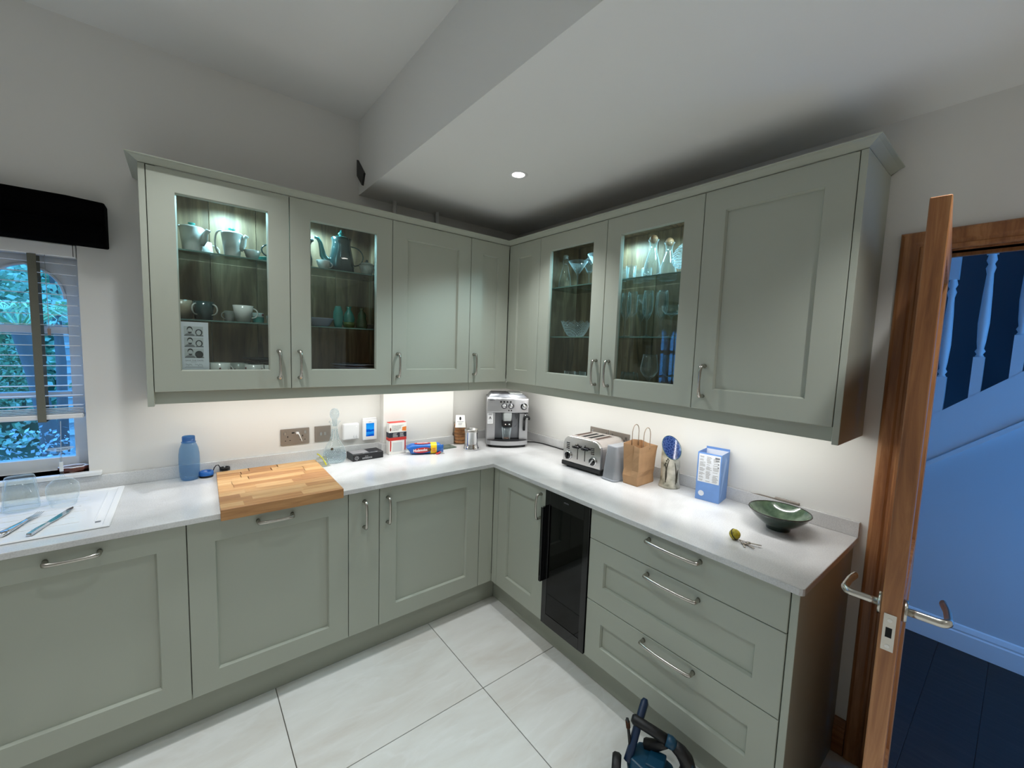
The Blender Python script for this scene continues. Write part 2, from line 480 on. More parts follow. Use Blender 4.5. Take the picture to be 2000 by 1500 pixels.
wx0, wx1, wz0, wz1 = WIN
mb = MB()
mb.box(RX0 - .1, wx0, 0, .3, -.12, ZC_HI + .1); mb.box(wx1, .2, 0, .3, -.12, ZC_HI + .1)
mb.box(wx0, wx1, 0, .3, -.12, wz0); mb.box(wx0, wx1, 0, .3, wz1, ZC_HI + .1)
wall_back = struct(mb, 'wall_back', 'wall_paint')
struct(MB().box(-1.075, -0.576, -0.06, 0.0, ZT, ZW0 - .01), 'pipe_boxing', 'wall_paint', 'shallow white pipe boxing on the splashback', wall_back)
dy0, dy1, dz = DOOR
mb = MB(); mb.box(0, .13, dy1, 0, -.12, ZC_HI + .1); mb.box(0, .13, RY0 - .1, dy0, -.12, ZC_HI + .1); mb.box(0, .13, dy0, dy1, dz, ZC_HI + .1)
wall_right = struct(mb, 'wall_right', 'wall_paint')
struct(MB().box(RX0 - .1, RX0, RY0 - .1, 0, -.12, ZC_HI + .1), 'wall_left', 'wall_paint')
struct(MB().box(RX0, 0, RY0 - .1, RY0, -.12, ZC_HI + .1), 'wall_rear', 'wall_paint')
struct(MB().box(RX0 - .1, XB, RY0 - .1, .3, ZC_HI, ZC_HI + .1), 'ceiling', 'ceiling_paint')
low = struct(MB().box(XB, 0, RY0, 0, ZC_LO, ZC_HI + .1), 'ceiling_lowered', 'ceiling_paint')

# ------------------------------------------------------------------ downlights (one in view over the corner; the rest light the room behind the camera)
def downlight(x, y, z, label, w=W_DOWN, group='recessed ceiling downlights'):
    ang = 113 if z < 2.6 else 92
    t = thing('downlight', label, 'ceiling light', (x, y, z), group=group)
    ring = MB().lathe([(0.030, -0.0005), (0.034, -0.003), (0.043, -0.004), (0.046, -0.001), (0.046, 0.0005)], seg=36, cap=False)
    ring.build('trim_ring', 'white_plastic', t)
    MB().lathe([(0.0001, 0.0), (0.031, -0.0015)], seg=28, cap=False).build('lens', 'lamp_lens', t)
    spot('downlight_beam', (0, 0, -0.012), w, ang, parent=t)
    return t
emit('lamp_lens', (255, 250, 242), 14)
downlight(-0.71, -0.873, ZC_LO, 'lit round downlight in the lowered ceiling above the corner')
downlight(-0.71, -2.58, ZC_LO, 'round downlight in the lowered ceiling beside the open door', W_DOWN * 1.1)
downlight(-0.71, -4.2, ZC_LO, 'round downlight at the far end of the lowered ceiling', W_DOWN * 2.0)
downlight(-2.0, -0.80, ZC_HI, 'round downlight in the high ceiling in front of the glazed crockery cabinet', W_DOWN * 1.45)
downlight(-3.3, -0.80, ZC_HI, 'round downlight in the high ceiling in front of the sink')
downlight(-2.0, -1.45, ZC_HI, 'round downlight in the middle of the high ceiling', W_DOWN * .6)
downlight(-2.2, -3.1, ZC_HI, 'unseen downlight added in the high ceiling behind the viewer for ambience', W_DOWN * 1.2)  # added out of view to lift the ambient light
downlight(-3.4, -2.7, ZC_HI, 'round downlight in the high ceiling near the left wall', W_DOWN * 2.0)
downlight(-2.4, -4.3, ZC_HI, 'round downlight in the high ceiling near the rear wall', W_DOWN * 2.0)

# black square grille on the bulkhead side, white pipes running up behind the wall units
mb = MB(); mb.prism([(-0.001, 2.650), (-0.117, 2.541), (-0.087, 2.483), (-0.001, 2.560)], 'x', XB - 0.012, XB)
single(mb, 'speaker_grille', 'black_plastic', 'small black tilted grille on the side of the lowered ceiling', 'grille')
for px, lab in ((-1.010, 'left of the two short white pipes above the wall cabinets'), (-0.721, 'right of the two short white pipes above the wall cabinets')):
    single(MB().cyl((0, 0, 0), (0, 0, ZC_LO - ZW1), 0.0135, 18), 'pipe', 'white_paint', lab, 'pipe', (px, -0.05, ZW1), group='pipes above the wall units')

# ------------------------------------------------------------------ doorway: oak architrave, lining, door leaf
oakm = 'oak'
frame = thing('trim_1', 'oak architrave and lining around the open doorway', 'door frame'); frame['kind'] = 'structure'; del frame['category']
ay, aw = -2.217, 0.070
def arch_profile(s):                     # cross-section of an ogee architrave: (distance from opening, projection)
    return [(0, 0), (0, 0.016), (0.006, 0.02), (0.014, 0.02), (0.018, 0.0155), (0.026, 0.0155), (0.034, 0.0185), (0.058, 0.0205), (0.066, 0.018), (0.070, 0.012), (0.070, 0)]
ztop = dz + 0.006
pr = arch_profile(0)
yi, yo2 = -2.287, dy0 - .006
def sect(y, z, sy, sz):                  # one profile section at a mitre
    return [(-p, y + sy * d, z + sz * d) for d, p in pr]
secs = [sect(yi, 0.0, 1, 0), sect(yi, ztop, 1, 1), sect(yo2, ztop, -1, 1), sect(yo2, 0.0, -1, 0)]
MB().loft(secs).build('architrave', 'oak', frame)
mb = MB(); mb.box(-.001, .131, -2.312, -2.287, 0, dz + .02); mb.box(-.001, .131, dy0 - .02, dy0, 0, dz + .02); mb.box(-.001, .131, dy0, -2.287, dz, dz + .02)
mb.box(.045, .057, -2.324, -2.312, 0, dz); mb.box(.045, .057, dy0, dy0 + .012, 0, dz); mb.box(.045, .057, dy0, -2.312, dz - .012, dz)
mb.build('door_lining', 'oak', frame)

# the leaf stands open into the kitchen; local x runs from the hinge to the latch edge
LW, LT, LH = 0.755, 0.0355, 1.945
leafdir = math.atan2(-0.0655, -0.755)
door = thing('door_1', 'oak door standing open edge-on with satin lever handles', 'door', (-0.004, -2.3135, 0.006), leafdir)
door['kind'] = 'structure'; del door['category']
def leaf():
    m = MB(); s = 0.105
    m.rbox(0, s, 0, LT, 0, LH, .002); m.rbox(LW - s, LW, 0, LT, 0, LH, .002)
    m.box(s, LW - s, 0.0005, LT - .0005, LH - s, LH - .001); m.box(s, LW - s, .0005, LT - .0005, 0.001, .2); m.box(s, LW - s, .0005, LT - .0005, .86, .98)
    return m
lf = leaf().build('leaf', 'oak', door)
for z0, z1 in ((.2, .86), (.98, LH - .105)):
    m = MB(); m.rbox(.105, LW - .105, .010, LT - .010, z0, z1, .001); m.build('panel', 'oak', door)
# latch plate on the edge
zl = 0.985
m = MB(); m.box(LW - .0005, LW + .0012, .0065, LT - .0065, zl - .085, zl + .005); lp = m.build('latch_plate', 'nickel', door)
m = MB(); m.box(LW + .0012, LW + .0016, .012, LT - .012, zl - .052, zl - .028); m.build('latch_bolt', 'dark_gap', lp)
for zz in (zl - .010, zl - .074):
    MB().cyl((LW + .001, LT / 2, zz), (LW + .002, LT / 2, zz), .0045, 14).build('screw', 'steel_brushed', lp)
def lever(side):
    m = MB(); s = side; y0 = 0.0 if s < 0 else LT; cx = LW - .058
    m.cyl((cx, y0, zl), (cx, y0 + s * .009, zl), .026, 28)
    ro = m.build('handle_rose', 'nickel', door)
    m = MB(); pts = []; rr = []
    for t in (0, .25, .5, .7): pts.append((cx, y0 + s * (.008 + .05 * t / .7), zl)); rr.append(.0095)
    for k in range(1, 7):
        a = k / 6 * PI / 2
        pts.append((cx - .022 * (1 - math.cos(a)), y0 + s * (.058 + .020 * math.sin(a)), zl)); rr.append(.0095 + .0015 * math.sin(a))
    for k in range(1, 6):
        t = k / 5
        pts.append((cx - .022 - .085 * t, y0 + s * (.078 - .006 * t - .012 * max(0, t - .6)), zl + .004 * t)); rr.append(.011 - .001 * t)
    m.tube(pts, rr, 14, up=(0, 0, 1), flat=.72)
    m.build('handle', 'nickel', door)
lever(-1); lever(1)
# skirting between the drawer unit and the doorway
sk = MB(); prof = [(0, 0), (-.018, 0), (-.018, .105), (-.013, .112), (-.015, .118), (-.012, .138), (-.006, .145), (0, .145)]
sk.loft([[(p, YAE - .001, z) for p, z in prof], [(p, ay + .0005, z) for p, z in prof]])
struct(sk, 'baseboard_right', 'oak_x', 'short oak skirting between drawer unit and doorway')

# ------------------------------------------------------------------ hall beyond the doorway
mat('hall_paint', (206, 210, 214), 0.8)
mat('hall_paint_shaded', (104, 108, 114), 0.8)  # darker than the hall walls: the stairwell's dimness is put into the colour
mat('hall_white', (228, 230, 232), 0.5)
hx = 1.31
HY = -3.75
hf = struct(MB().box(.0, hx + .02, HY, .6, -.12, -.006), 'floor_hall', 'dark_floor')
for k in range(9):
    y1 = -1.6 - .19 * k
    MB().rbox(.001, hx - .001, y1 - .1885, y1, -.006, -.001, .001).build('plank', 'dark_floor', hf)
sl = (1.303 - 1.025) / (-2.55 + 2.237)    # slope of the staircase string (rise per metre of y)
def zs(y, z0): return z0 + sl * (y + 2.237)
m = MB(); ya, yb = -1.3, -3.7
m.prism([(ya, 0), (yb, 0), (yb, zs(yb, 1.025)), (ya, zs(ya, 1.025))], 'x', hx, hx + .05)
struct(m, 'wall_hall', 'hall_paint', 'plain wall under the staircase seen through the doorway')
m = MB(); m.box(2.25, 2.3, HY, .6, -.1, 4.2); m.box(1.34, 2.25, HY - .05, HY, -.1, 4.2); m.box(.13, 1.34, HY - .05, HY, 2.3, 4.2); struct(m, 'wall_stairwell', 'hall_paint_shaded')
m = MB(); m.box(.13, 2.3, .55, .6, -.1, 4.2); struct(m, 'wall_hall_end', 'hall_paint')
m = MB(); m.box(.131, .14, dy1 + .08, .55, -.005, 4.2); m.box(.131, .14, HY, dy0 - .08, -.005, 4.2); m.box(.131, .14, dy0 - .08, dy1 + .08, 2.06, 4.2)
struct(m, 'wall_hall_side', 'hall_paint')
m = MB(); m.box(.13, 2.3, HY, .6, 4.2, 4.25); struct(m, 'ceiling_hall', 'hall_paint')
w2 = thing('added_window', 'unseen glazed opening added at the end of the hall to let daylight in', 'window', (0, 0, 0)); w2['kind'] = 'structure'; del w2['category']  # added out of view, set close so blue daylight fills the hall
m = MB(); m.box(.14, .19, HY - .04, HY, 0, 2.3); m.box(1.28, 1.34, HY - .04, HY, 0, 2.3); m.box(.19, 1.28, HY - .04, HY, 2.24, 2.3); m.box(.19, 1.28, HY - .04, HY, 0, .06); m.box(.715, .755, HY - .04, HY, .06, 2.24); m.build('frame', 'hall_white', w2)
for a_, b_ in ((.19, .715), (.755, 1.28)): MB().box(a_, b_, HY - .022, HY - .018, .06, 2.24).build('pane', 'pane_glass', w2)
st = thing('staircase', 'white staircase string and turned balusters in the hall beyond the door', 'staircase', (hx, -2.4, 0))
def P(y): return y + 2.4
m = MB(); m.prism([(P(ya), zs(ya, 1.025)), (P(yb), zs(yb, 1.025)), (P(yb), zs(yb, 1.305)), (P(ya), zs(ya, 1.305))], 'x', -.02, .03)
m.prism([(P(ya), zs(ya, 1.005)), (P(yb), zs(yb, 1.005)), (P(yb), zs(yb, 1.035)), (P(ya), zs(ya, 1.035))], 'x', -.032, .0)
m.build('string_board', 'hall_white', st)
m = MB(); m.prism([(P(ya), zs(ya, 2.22)), (P(yb), zs(yb, 2.22)), (P(yb), zs(yb, 2.28)), (P(ya), zs(ya, 2.28))], 'x', -.03, .03); m.build('handrail', 'hall_white', st)
bal = None
for k in range(9):
    y = -2.237 - .132 * (k - 3)
    z0 = zs(y, 1.29)
    if bal is None:
        m = MB(); h = .96
        m.box(-.021, .021, -.021, .021, -.02, .22); m.box(-.021, .021, -.021, .021, h - .2, h)
        m.lathe([(.019, .22), (.012, .235), (.020, .25), (.013, .265), (.017, .30), (.022, .40), (.018, .55), (.013, .66), (.019, .69), (.012, .71), (.020, .73), (.014, h - .2)], seg=16, cap=False)
        bal = m.mesh('baluster', 'hall_white')
    link('baluster', bal, st, (.003, P(y), z0))
for k in range(12):
    y = -1.5 - .22 * k
    m = MB(); m.box(.03, .93, P(y) - .24, P(y), zs(y, 1.08) - .04, zs(y, 1.08)); m.build('tread', 'dark_floor', st)
sk = MB(); prof = [(0, 0), (-.018, 0), (-.018, .095), (-.013, .102), (-.015, .112), (-.008, .135), (0, .14)]
sk.loft([[(hx + p, ya, z) for p, z in prof], [(hx + p, yb, z) for p, z in prof]])
struct(sk, 'baseboard_hall', 'hall_white')
# ------------------------------------------------------------------ fitted units; local x to the right, local y to the wall, front face at y = 0
ROT = {'L': 0.0, 'R': -PI / 2}
def unit(name, label, run, a, z0, depth, cat='cabinet', group=None):
    """run L: a is the left x; run R: a is the y of its left end"""
    loc = (a, -depth, z0) if run == 'L' else (-depth, a, z0)
    return thing(name, label, cat, loc, ROT[run], group)

def frame_mb(w, h, fr, t, through):
    """door frame ring with a small chamfer round the opening; lower left corner at the origin"""
    g = .0015; e = .0015
    O = [(g, g), (w - g, g), (w - g, h - g), (g, h - g)]
    Oe = [(g + e, g + e), (w - g - e, g + e), (w - g - e, h - g - e), (g + e, h - g - e)]
    I = [(fr, fr), (w - fr, fr), (w - fr, h - fr), (fr, h - fr)]
    c = .005
    J = [(fr + c, fr + c), (w - fr - c, fr + c), (w - fr - c, h - fr - c), (fr + c, h - fr - c)]
    depth = t if through else .0145
    rings = [(O, t), (O, e), (Oe, 0), (I, 0), (J, .010), (J, depth)]
    if through: rings.append((O, t))
    m = MB(); v = []
    for pts, y in rings: v += [(p[0], y, p[1]) for p in pts]
    f = []
    for r in range(len(rings) - 1):
        for k in range(4):
            k2 = (k + 1) % 4
            f.append((r * 4 + k, r * 4 + k2, r * 4 + 4 + k2, r * 4 + 4 + k))
    if not through: f.append((0, 1, 2, 3))
    m.add(v, f)
    return m

HMESH = {}
def handle(parent, x, z, length, vertical):
    key = (round(length, 3), vertical)
    if key not in HMESH:
        h = length / 2; P = []; R = []
        prof = [(-h + .007, 0, .0105), (-h + .007, .010, .0084), (-h + .0055, .019, .0078), (-h + .007, .0265, .008), (-h + .015, .0310, .0078), (-h * .6, .0345, .0066), (-h * .3, .0365, .006), (0, .037, .0058)]
        prof = prof + [(-a, b, c) for a, b, c in prof[-2::-1]]
        for a, b, c in prof:
            P.append((0, -b, a) if vertical else (a, -b, 0)); R.append(c)
        m = MB(); m.tube(P, R, 12, up=(1, 0, 0) if vertical else (0, 0, 1), flat=.8)
        HMESH[key] = m.mesh('handle', 'nickel')
    return link('handle', HMESH[key], parent, (x, 0, z))

FR = .088
def door_part(parent, x0, w, z0, h, style='panel', name='door', fr=FR):
    if style == 'slab':
        return MB().rbox(.0015, w - .0015, 0, .02, .0015, h - .0015, .0015).build(name, 'sage_paint', parent, (x0, 0, z0))
    d = frame_mb(w, h, fr, .02, style == 'glass').build(name, 'sage_paint', parent, (x0, 0, z0))
    if style == 'panel':
        MB().box(fr + .002, w - fr - .002, .0135, .018, fr + .002, h - fr - .002).build('panel', 'sage_paint', d)
    elif style == 'glass':
        MB().box(fr + .002, w - fr - .002, .0125, .0165, fr + .002, h - fr - .002).build('glass_pane', 'pane_glass', d)
    return d

def carcass(parent, w, h, d, m='carcass', t=.018, back=True):
    """open box behind the doors"""
    y0 = .022
    b = MB()
    b.box(0, t, y0, d, 0, h); b.box(w - t, w, y0, d, 0, h); b.box(t, w - t, y0, d, 0, t); b.box(t, w - t, y0, d, h - t, h)
    if back: b.box(t, w - t, d - .008, d, t, h - t)
    return b.build('carcass', m, parent)

BH = ZT - TW - .005 - ZD0                 # door height of base units
# --- base run on the back wall
u = unit('base_cabinet', 'sage base cabinet left of the drainer cabinet, mostly beyond the picture edge', 'L', XA1 - 1.2, ZD0, DD)
carcass(u, .5985, BH, DD - .004)
d = door_part(u, 0, .6, 0, BH); handle(d, .042, .761 - ZD0, .142, True)
u = unit('base_cabinet', 'sage base cabinet under the sink drainer, horizontal handle, cut by the left edge', 'L', XA1 - .6, ZD0, DD)
carcass(u, .6, BH, DD - .004)
d = door_part(u, 0, .6, 0, BH); handle(d, .3, .841 - ZD0, .142, False)
u = unit('base_cabinet', 'wide sage base cabinet below the wooden board, horizontal handle', 'L', XA1, ZD0, DD)
carcass(u, XA2 - XA1, BH, DD - .004)
d = door_part(u, 0, XA2 - XA1, 0, BH); handle(d, .299, .836 - ZD0, .142, False)
u = unit('base_cabinet', 'narrow plain sage pull-out cabinet with vertical handle', 'L', XA2, ZD0, DD)
carcass(u, XA3 - XA2, BH, DD - .004)
d = door_part(u, 0, XA3 - XA2, 0, BH, 'slab'); handle(d, .075, .764 - ZD0, .142, True)
u = unit('base_cabinet', 'sage corner base cabinet with square panelled door and filler post', 'L', XA3, ZD0, DD)
carcass(u, -.02 - XA3 - .6, BH, DD - .004)
d = door_part(u, 0, XAF - XA3, 0, BH); handle(d, .042, .761 - ZD0, .142, True)
MB().rbox(XAF - XA3 + .0015, -DD - XA3, .001, .02, .001, BH, .001).build('corner_post', 'sage_paint', u)
# --- base run on the right wall
u = unit('base_cabinet', 'narrow sage base cabinet with panelled door left of the wine cooler', 'R', -DD, ZD0, DD)
wL = -DD - YA0
carcass(u, -DD - YA1, BH, DD - .004)
d = door_part(u, wL, YA0 - YA1, 0, BH); handle(d, YA0 - YA1 - .036, .774 - ZD0, .142, True)
MB().rbox(.001, wL - .0015, .001, .02, .001, BH, .001).build('corner_post', 'sage_paint', u)
# --- wine cooler
mat('cooler_black', (9, 9, 11), 0.12); glass('cooler_glass', (22, 22, 26)); wood('cooler_shelf', (70, 52, 30), (100, 76, 46), (124, 98, 62), (4, 50, 50), .5)
cw = YA1 - YA2
u = unit('wine_cooler', 'slim black glass-fronted wine cooler between sage cabinets', 'R', YA1, ZD0, DD, 'wine cooler')
b = MB(); t = .03
b.box(.002, t, .03, DD - .01, .002, BH); b.box(cw - t, cw - .002, .03, DD - .01, .002, BH); b.box(t, cw - t, .03, DD - .01, .002, .03); b.box(t, cw - t, .03, DD - .01, BH - .06, BH); b.box(t, cw - t, DD - .03, DD - .01, .03, BH - .06)
b.build('cabinet_body', 'cooler_black', u)
b = MB(); fx = .036
b.rbox(.0025, fx, -.006, .026, .002, BH + .002, .001); b.rbox(cw - fx, cw - .0025, -.006, .026, .002, BH + .002, .001); b.box(fx, cw - fx, -.006, .026, .002, .06); b.box(fx, cw - fx, -.006, .026, BH - .075, BH + .002)
dr = b.build('door', 'cooler_black', u)
MB().box(fx, cw - fx, -.004, .004, .06, BH - .075).build('glass_pane', 'cooler_glass', dr)
b = MB()
for k in range(5): b.box(cw / 2 - .016 + .0066 * k, cw / 2 - .0118 + .0066 * k, -.0066, -.006, BH - .033, BH - .028 + .002 * (k % 2))
mat('dim_print', (96, 96, 100), .5); b.build('logo', 'dim_print', dr)
b = MB(); b.rbox(.003, .018, -.036, -.0065, .235, .63, .0015)
b.build('handle', 'black_gloss', dr)
MB().box(.003, .017, -.0362, -.0300, .6302, .632).build('handle_cap', 'chrome', dr)
for k in range(5):
    b = MB(); z = .12 + .1 * k; b.rbox(t + .004, cw - t - .004, .05, .065, z, z + .028, .002)
    for q in range(4): b.box(t + .02 + .055 * q, t + .035 + .055 * q, .065, .5, z + .004, z + .014)
    b.build('shelf', 'cooler_shelf', u)
# --- drawer unit
dw = YA2 - YA3
u = unit('drawer_unit', 'sage three-drawer unit with long curved handles at the worktop end', 'R', YA2, ZD0, DD, 'drawers')
carcass(u, dw, BH, DD - .004)
Z1, Z2 = .7353 - ZD0, .4453 - ZD0
d = door_part(u, 0, dw, Z1, BH - Z1, 'slab', 'drawer_front'); handle(d, 0.4075, .845 - ZD0 - Z1, .224, False)
d = door_part(u, 0, dw, Z2, Z1 - Z2, 'panel', 'drawer_front', .086); handle(d, .4105, .701 - ZD0 - Z2, .224, False)
d = door_part(u, 0, dw, 0, Z2, 'panel', 'drawer_front', .086); handle(d, .4115, .419 - ZD0, .224, False)
MB().rbox(dw + .002, YA2 - YAE, 0, DD - .002, -ZD0 + .001, BH, .001).build('end_panel', 'sage_paint', u)
# --- kickboards
single(MB().rbox(XA1 - 1.2, -DP + .001, -DP, -DP + .018, .001, ZD0 - .002, .001), 'kickboard', 'sage_plinth', 'long sage kickboard under the cabinets below the window wall', 'kickboard')
single(MB().rbox(-DP, -DP + .018, YA3, -DP - .001, .001, ZD0 - .002, .001), 'kickboard', 'sage_plinth', 'sage kickboard under the wine cooler and drawers', 'kickboard')

# ------------------------------------------------------------------ worktop and upstands
ZB = ZT - TW
m = MB()
XE = XA1 - 1.22
out = [(XE, -.001), (XE, -DW), (-DW, -DW), (-DW, YE + .012), (-DW + .004, YE + .004), (-DW + .012, YE), (-.001, YE), (-.001, -.001)]
m.prism(out, 'z', ZB, ZT)
wt = single(m, 'worktop', 'quartz', 'L-shaped white quartz worktop with low upstand', 'worktop')
bevel(wt, .0022, 2)
def upst(label, x0, x1, y0, y1): return bevel(single(MB().box(x0, x1, y0, y1, ZT + .0003, ZU), 'upstand', 'quartz', label, 'upstand', group='quartz upstands'), .001, 1)
upst('long quartz upstand below window and sockets', XE, -1.0755, -TU, -.0005)
upst('short return of upstand at the left side of the pipe boxing', -1.0755 - TU, -1.0757, -.06, -TU - .0003)
upst('quartz upstand across the front of the pipe boxing', -1.0755 - TU, -.5755, -.06 - TU, -.0602)
upst('short quartz upstand behind the coffee machine', -.5755, -.001, -TU, -.0005)
upst('quartz upstand behind toaster, vase and bowl', -TU, -.0005, YE, -TU - .0003)

# ------------------------------------------------------------------ wall units
WH = ZW1 - ZW0
CI = 'cabinet_oak'
def puck(u, x, y, z, watts, col=(.42, .82, 1.0)):
    MB().lathe([(.0001, -.006), (.026, -.006), (.031, -.003), (.031, 0)], (x, y, z), 24).build('puck_light', 'puck_lens', u)
    spot('puck_beam', (x, y, z - .012), watts, 168, .35, .03, col, u)
emit('puck_lens', (225, 245, 255), 9)
def display(label, run, a, w, mid, knob_l, knob_r, pucks):
    u = unit('display_cabinet', label, run, a, ZW0, DWU, 'cabinet')
    t = .018; dp = DWU - .002
    MB().box(0, t, .022, dp, 0, WH).build('side_board', 'sage_paint', u); MB().box(w - t, w, .022, dp, 0, WH).build('side_board', 'sage_paint', u)
    b = MB(); b.box(t, w - t, .022, dp, 0, t); b.build('base_board', CI, u)
    b = MB(); b.box(t, w - t, .022, dp, WH - t, WH); b.build('top_board', CI, u)
    # oak-faced lining: each wide board of the back is a piece of its own
    b = MB(); b.box(t, t + .003, .024, dp - .008, t, WH - t); b.build('side_lining', CI, u)
    b = MB(); b.box(w - t - .003, w - t, .024, dp - .008, t, WH - t); b.build('side_lining', CI, u)
    nb = 5; bw = (w - 2 * t) / nb
    for k in range(nb): MB().rbox(t + bw * k + .0010, t + bw * (k + 1) - .0010, dp - .008, dp, t, WH - t, .001).build('back_board', CI, u)
    for z in (1.668, 1.962):
        s = MB(); s.box(t + .004, w - t - .004, .052, dp - .012, z - ZW0 - .006, z - ZW0); s.build('glass_shelf', 'shelf_glass', u)
        s = MB(); s.box(t + .004, w - t - .004, .0512, .0522, z - ZW0 - .006, z - ZW0); s.build('shelf_edge', 'shelf_edge', u)
    d1 = door_part(u, 0, mid, 0, WH, 'glass'); handle(d1, mid + knob_l, 1.475 - ZW0, .142, True)
    d2 = door_part(u, mid, w - mid, 0, WH, 'glass'); handle(d2, knob_r, 1.475 - ZW0, .142, True)
    for x, y, p in pucks: puck(u, x, y, WH - t, p)
    return u
crock = display('double glass-door wall cabinet full of crockery', 'L', WX0, WX2 - WX0, WX1 - WX0, -.052, .037, ((.29, .17, 4.4 * W_PUCK), (.66, .17, 4.4 * W_PUCK)))
MB().rbox(WX0E - WX0, -.001, 0, DWU - .002, ZWE - ZW0, WH, .001).build('end_panel', 'sage_paint', crock)
u = unit('wall_cabinet', 'solid-door wall cabinet right of the crockery cabinet', 'L', WX2, ZW0, DWU)
carcass(u, WX3 - WX2, WH, DWU - .002); d = door_part(u, 0, WX3 - WX2, 0, WH); handle(d, .034, 1.472 - ZW0, .142, True)
# corner unit with two leaves meeting in the corner
u = thing('corner_cabinet', 'corner wall cabinet with two narrow doors above the coffee machine', 'cabinet', (0, 0, ZW0))
b = MB(); b.box(WX3, WX3 + .016, -DWU + .022, -.002, 0, WH); b.box(-DWU + .022, -.002, WY0, WY0 + .016, 0, WH)
for z0, z1 in ((0, .018), (WH - .018, WH)):
    b.box(WX3 + .016, -.002, -DWU + .022, -.002, z0, z1); b.box(-DWU + .022, -.002, WY0 + .016, -DWU + .022, z0, z1)
b.build('carcass_board', 'carcass', u)
d = door_part(u, 0, -DWU - WX3 - .001, 0, WH); d.location = (WX3, -DWU, 0); handle(d, .036, 1.477 - ZW0, .142, True)
d = door_part(u, 0, -DWU - WY0 - .001, 0, WH); d.location = (-DWU, -DWU - .001, 0); d.rotation_euler = (0, 0, -PI / 2)
glassu = display('double glass-door wall cabinet full of glassware', 'R', WY0, WY0 - WY2, WY0 - WY1, -.032, .052, ((.44, .17, 4.6 * W_PUCK), (.93, .17, 4.6 * W_PUCK)))
u = unit('wall_cabinet', 'solid-door wall cabinet at the doorway end of the run', 'R', WY2, ZW0, DWU)
carcass(u, WY2 - WY3, WH, DWU - .002); d = door_part(u, 0, WY2 - WY3, 0, WH); handle(d, .048, 1.479 - ZW0, .142, True)
MB().rbox(WY2 - WY3 + .001, WY2 - WYE, 0, DWU - .002, ZWE - ZW0, WH, .001).build('end_panel', 'sage_paint', u)

# pelmet boards hiding the strips, flaring cornice on top
pel = thing('pelmet', 'sage light pelmet under all the wall cabinets', 'pelmet', (0, 0, ZW0))
PF = -.296; pz = 1.306 - ZW0
MB().rbox(WX0, WX3 + .02, PF, PF + .018, pz, -.001, .001).build('pelmet_board', 'sage_paint', pel)
MB().rbox(WX3 + .0205, PF + .001, PF, PF + .018, pz, -.001, .001).build('pelmet_board', 'sage_paint', pel)
MB().rbox(PF, PF + .018, WY3, PF - .0005, pz, -.001, .001).build('pelmet_board', 'sage_paint', pel)
cprof = [(.0, 0.0), (-.004, .0), (.006, .006), (.024, .017), (.035, .0205), (.036, .0235), (-.05, .0235)]   # (out from the cabinet face, up)
def crn(bx, by, nx, ny):
    return [(bx + nx * o, by + ny * o, ZW1 + .001 + z) for o, z in cprof]
c = MB(); c.loft([crn(WX0E, -.002, -1, 0), crn(WX0E, -DWU, -1, -1), crn(-DWU, -DWU, -1, -1), crn(-DWU, WYE, -1, -1), crn(-.002, WYE, 0, -1)])
single(c, 'cornice', 'sage_paint', 'thin flared sage cornice along the tops of the wall cabinets', 'cornice')

# led strips behind the pelmet
emit('led_diffuser', (255, 250, 240), 4)
LEDC = (.985, 1.0, 1.01)
s1 = thing('led_strip', 'lit strip light under the cabinets beside the window', 'strip light', (0, 0, ZW0 - .001), group='under-cabinet strip lights')
MB().box(WX0 + .02, PF + .06, PF + .03, PF + .044, -.009, 0).build('diffuser', 'led_diffuser', s1)
area('led_light', ((WX0 + PF) / 2, PF + .037, -.011), PF - WX0 - .06, .012, 7.5 * W_LED, LEDC, parent=s1)
s2 = thing('led_strip', 'lit strip light under the cabinets above toaster and bowl', 'strip light', (0, 0, ZW0 - .001), group='under-cabinet strip lights')
MB().box(PF + .03, PF + .044, WY3 - .0, PF - .04, -.009, 0).build('diffuser', 'led_diffuser', s2)
area('led_light', (PF + .037, (WY3 + PF) / 2, -.011), .012, PF - WY3 - .06, 9.0 * W_LED, LEDC, parent=s2)
# ------------------------------------------------------------------ on the worktop
def rz(a): return Matrix.Rotation(a, 4, 'Z')
# --- wooden board with a front lip
import itertools
bx0, bx1, by0, by1, bzt = -1.948, -1.487, -.6255, -.078, .9245
brd = thing('chopping_board', 'large oak stave chopping board with a lip over the worktop edge', 'chopping board', (bx0, by0, ZT), .0)
STV = [wood('stave_%d' % k, *c, scale=(5, 60, 60), rough=.5) for k, c in enumerate((
    ((176, 128, 78), (198, 150, 98), (214, 170, 116)), ((160, 110, 66), (184, 134, 84), (202, 152, 100)),
    ((188, 142, 92), (208, 164, 112), (222, 182, 130)), ((158, 110, 68), (178, 128, 82), (196, 146, 98))))]
rows = 11; bd = (by1 - by0) / rows
rs = random.Random(3)
for r in range(rows):
    cuts = sorted([rs.uniform(.12, .34), rs.uniform(.4, .85)][: rs.choice((1, 2, 2))])
    xsb = [0] + [c * (bx1 - bx0) for c in cuts] + [bx1 - bx0]
    for a, b in zip(xsb, xsb[1:]):
        k = rs.choice((0, 0, 1, 1, 2, 2, 3))
        sk_ = .016 * (r + .5) / rows
        MB().rbox(a + .0002 + (sk_ if a == 0 else sk_ * .3), b - .0002 + sk_ * .6, bd * r + .0001, bd * (r + 1) - .0001, .0004, bzt - ZT, .0004).build('stave', STV[k], brd)
MB().rbox(0, bx1 - bx0, -.020, -.0001, ZB - ZT - .002, bzt - ZT, .0015).build('front_lip', STV[1], brd)

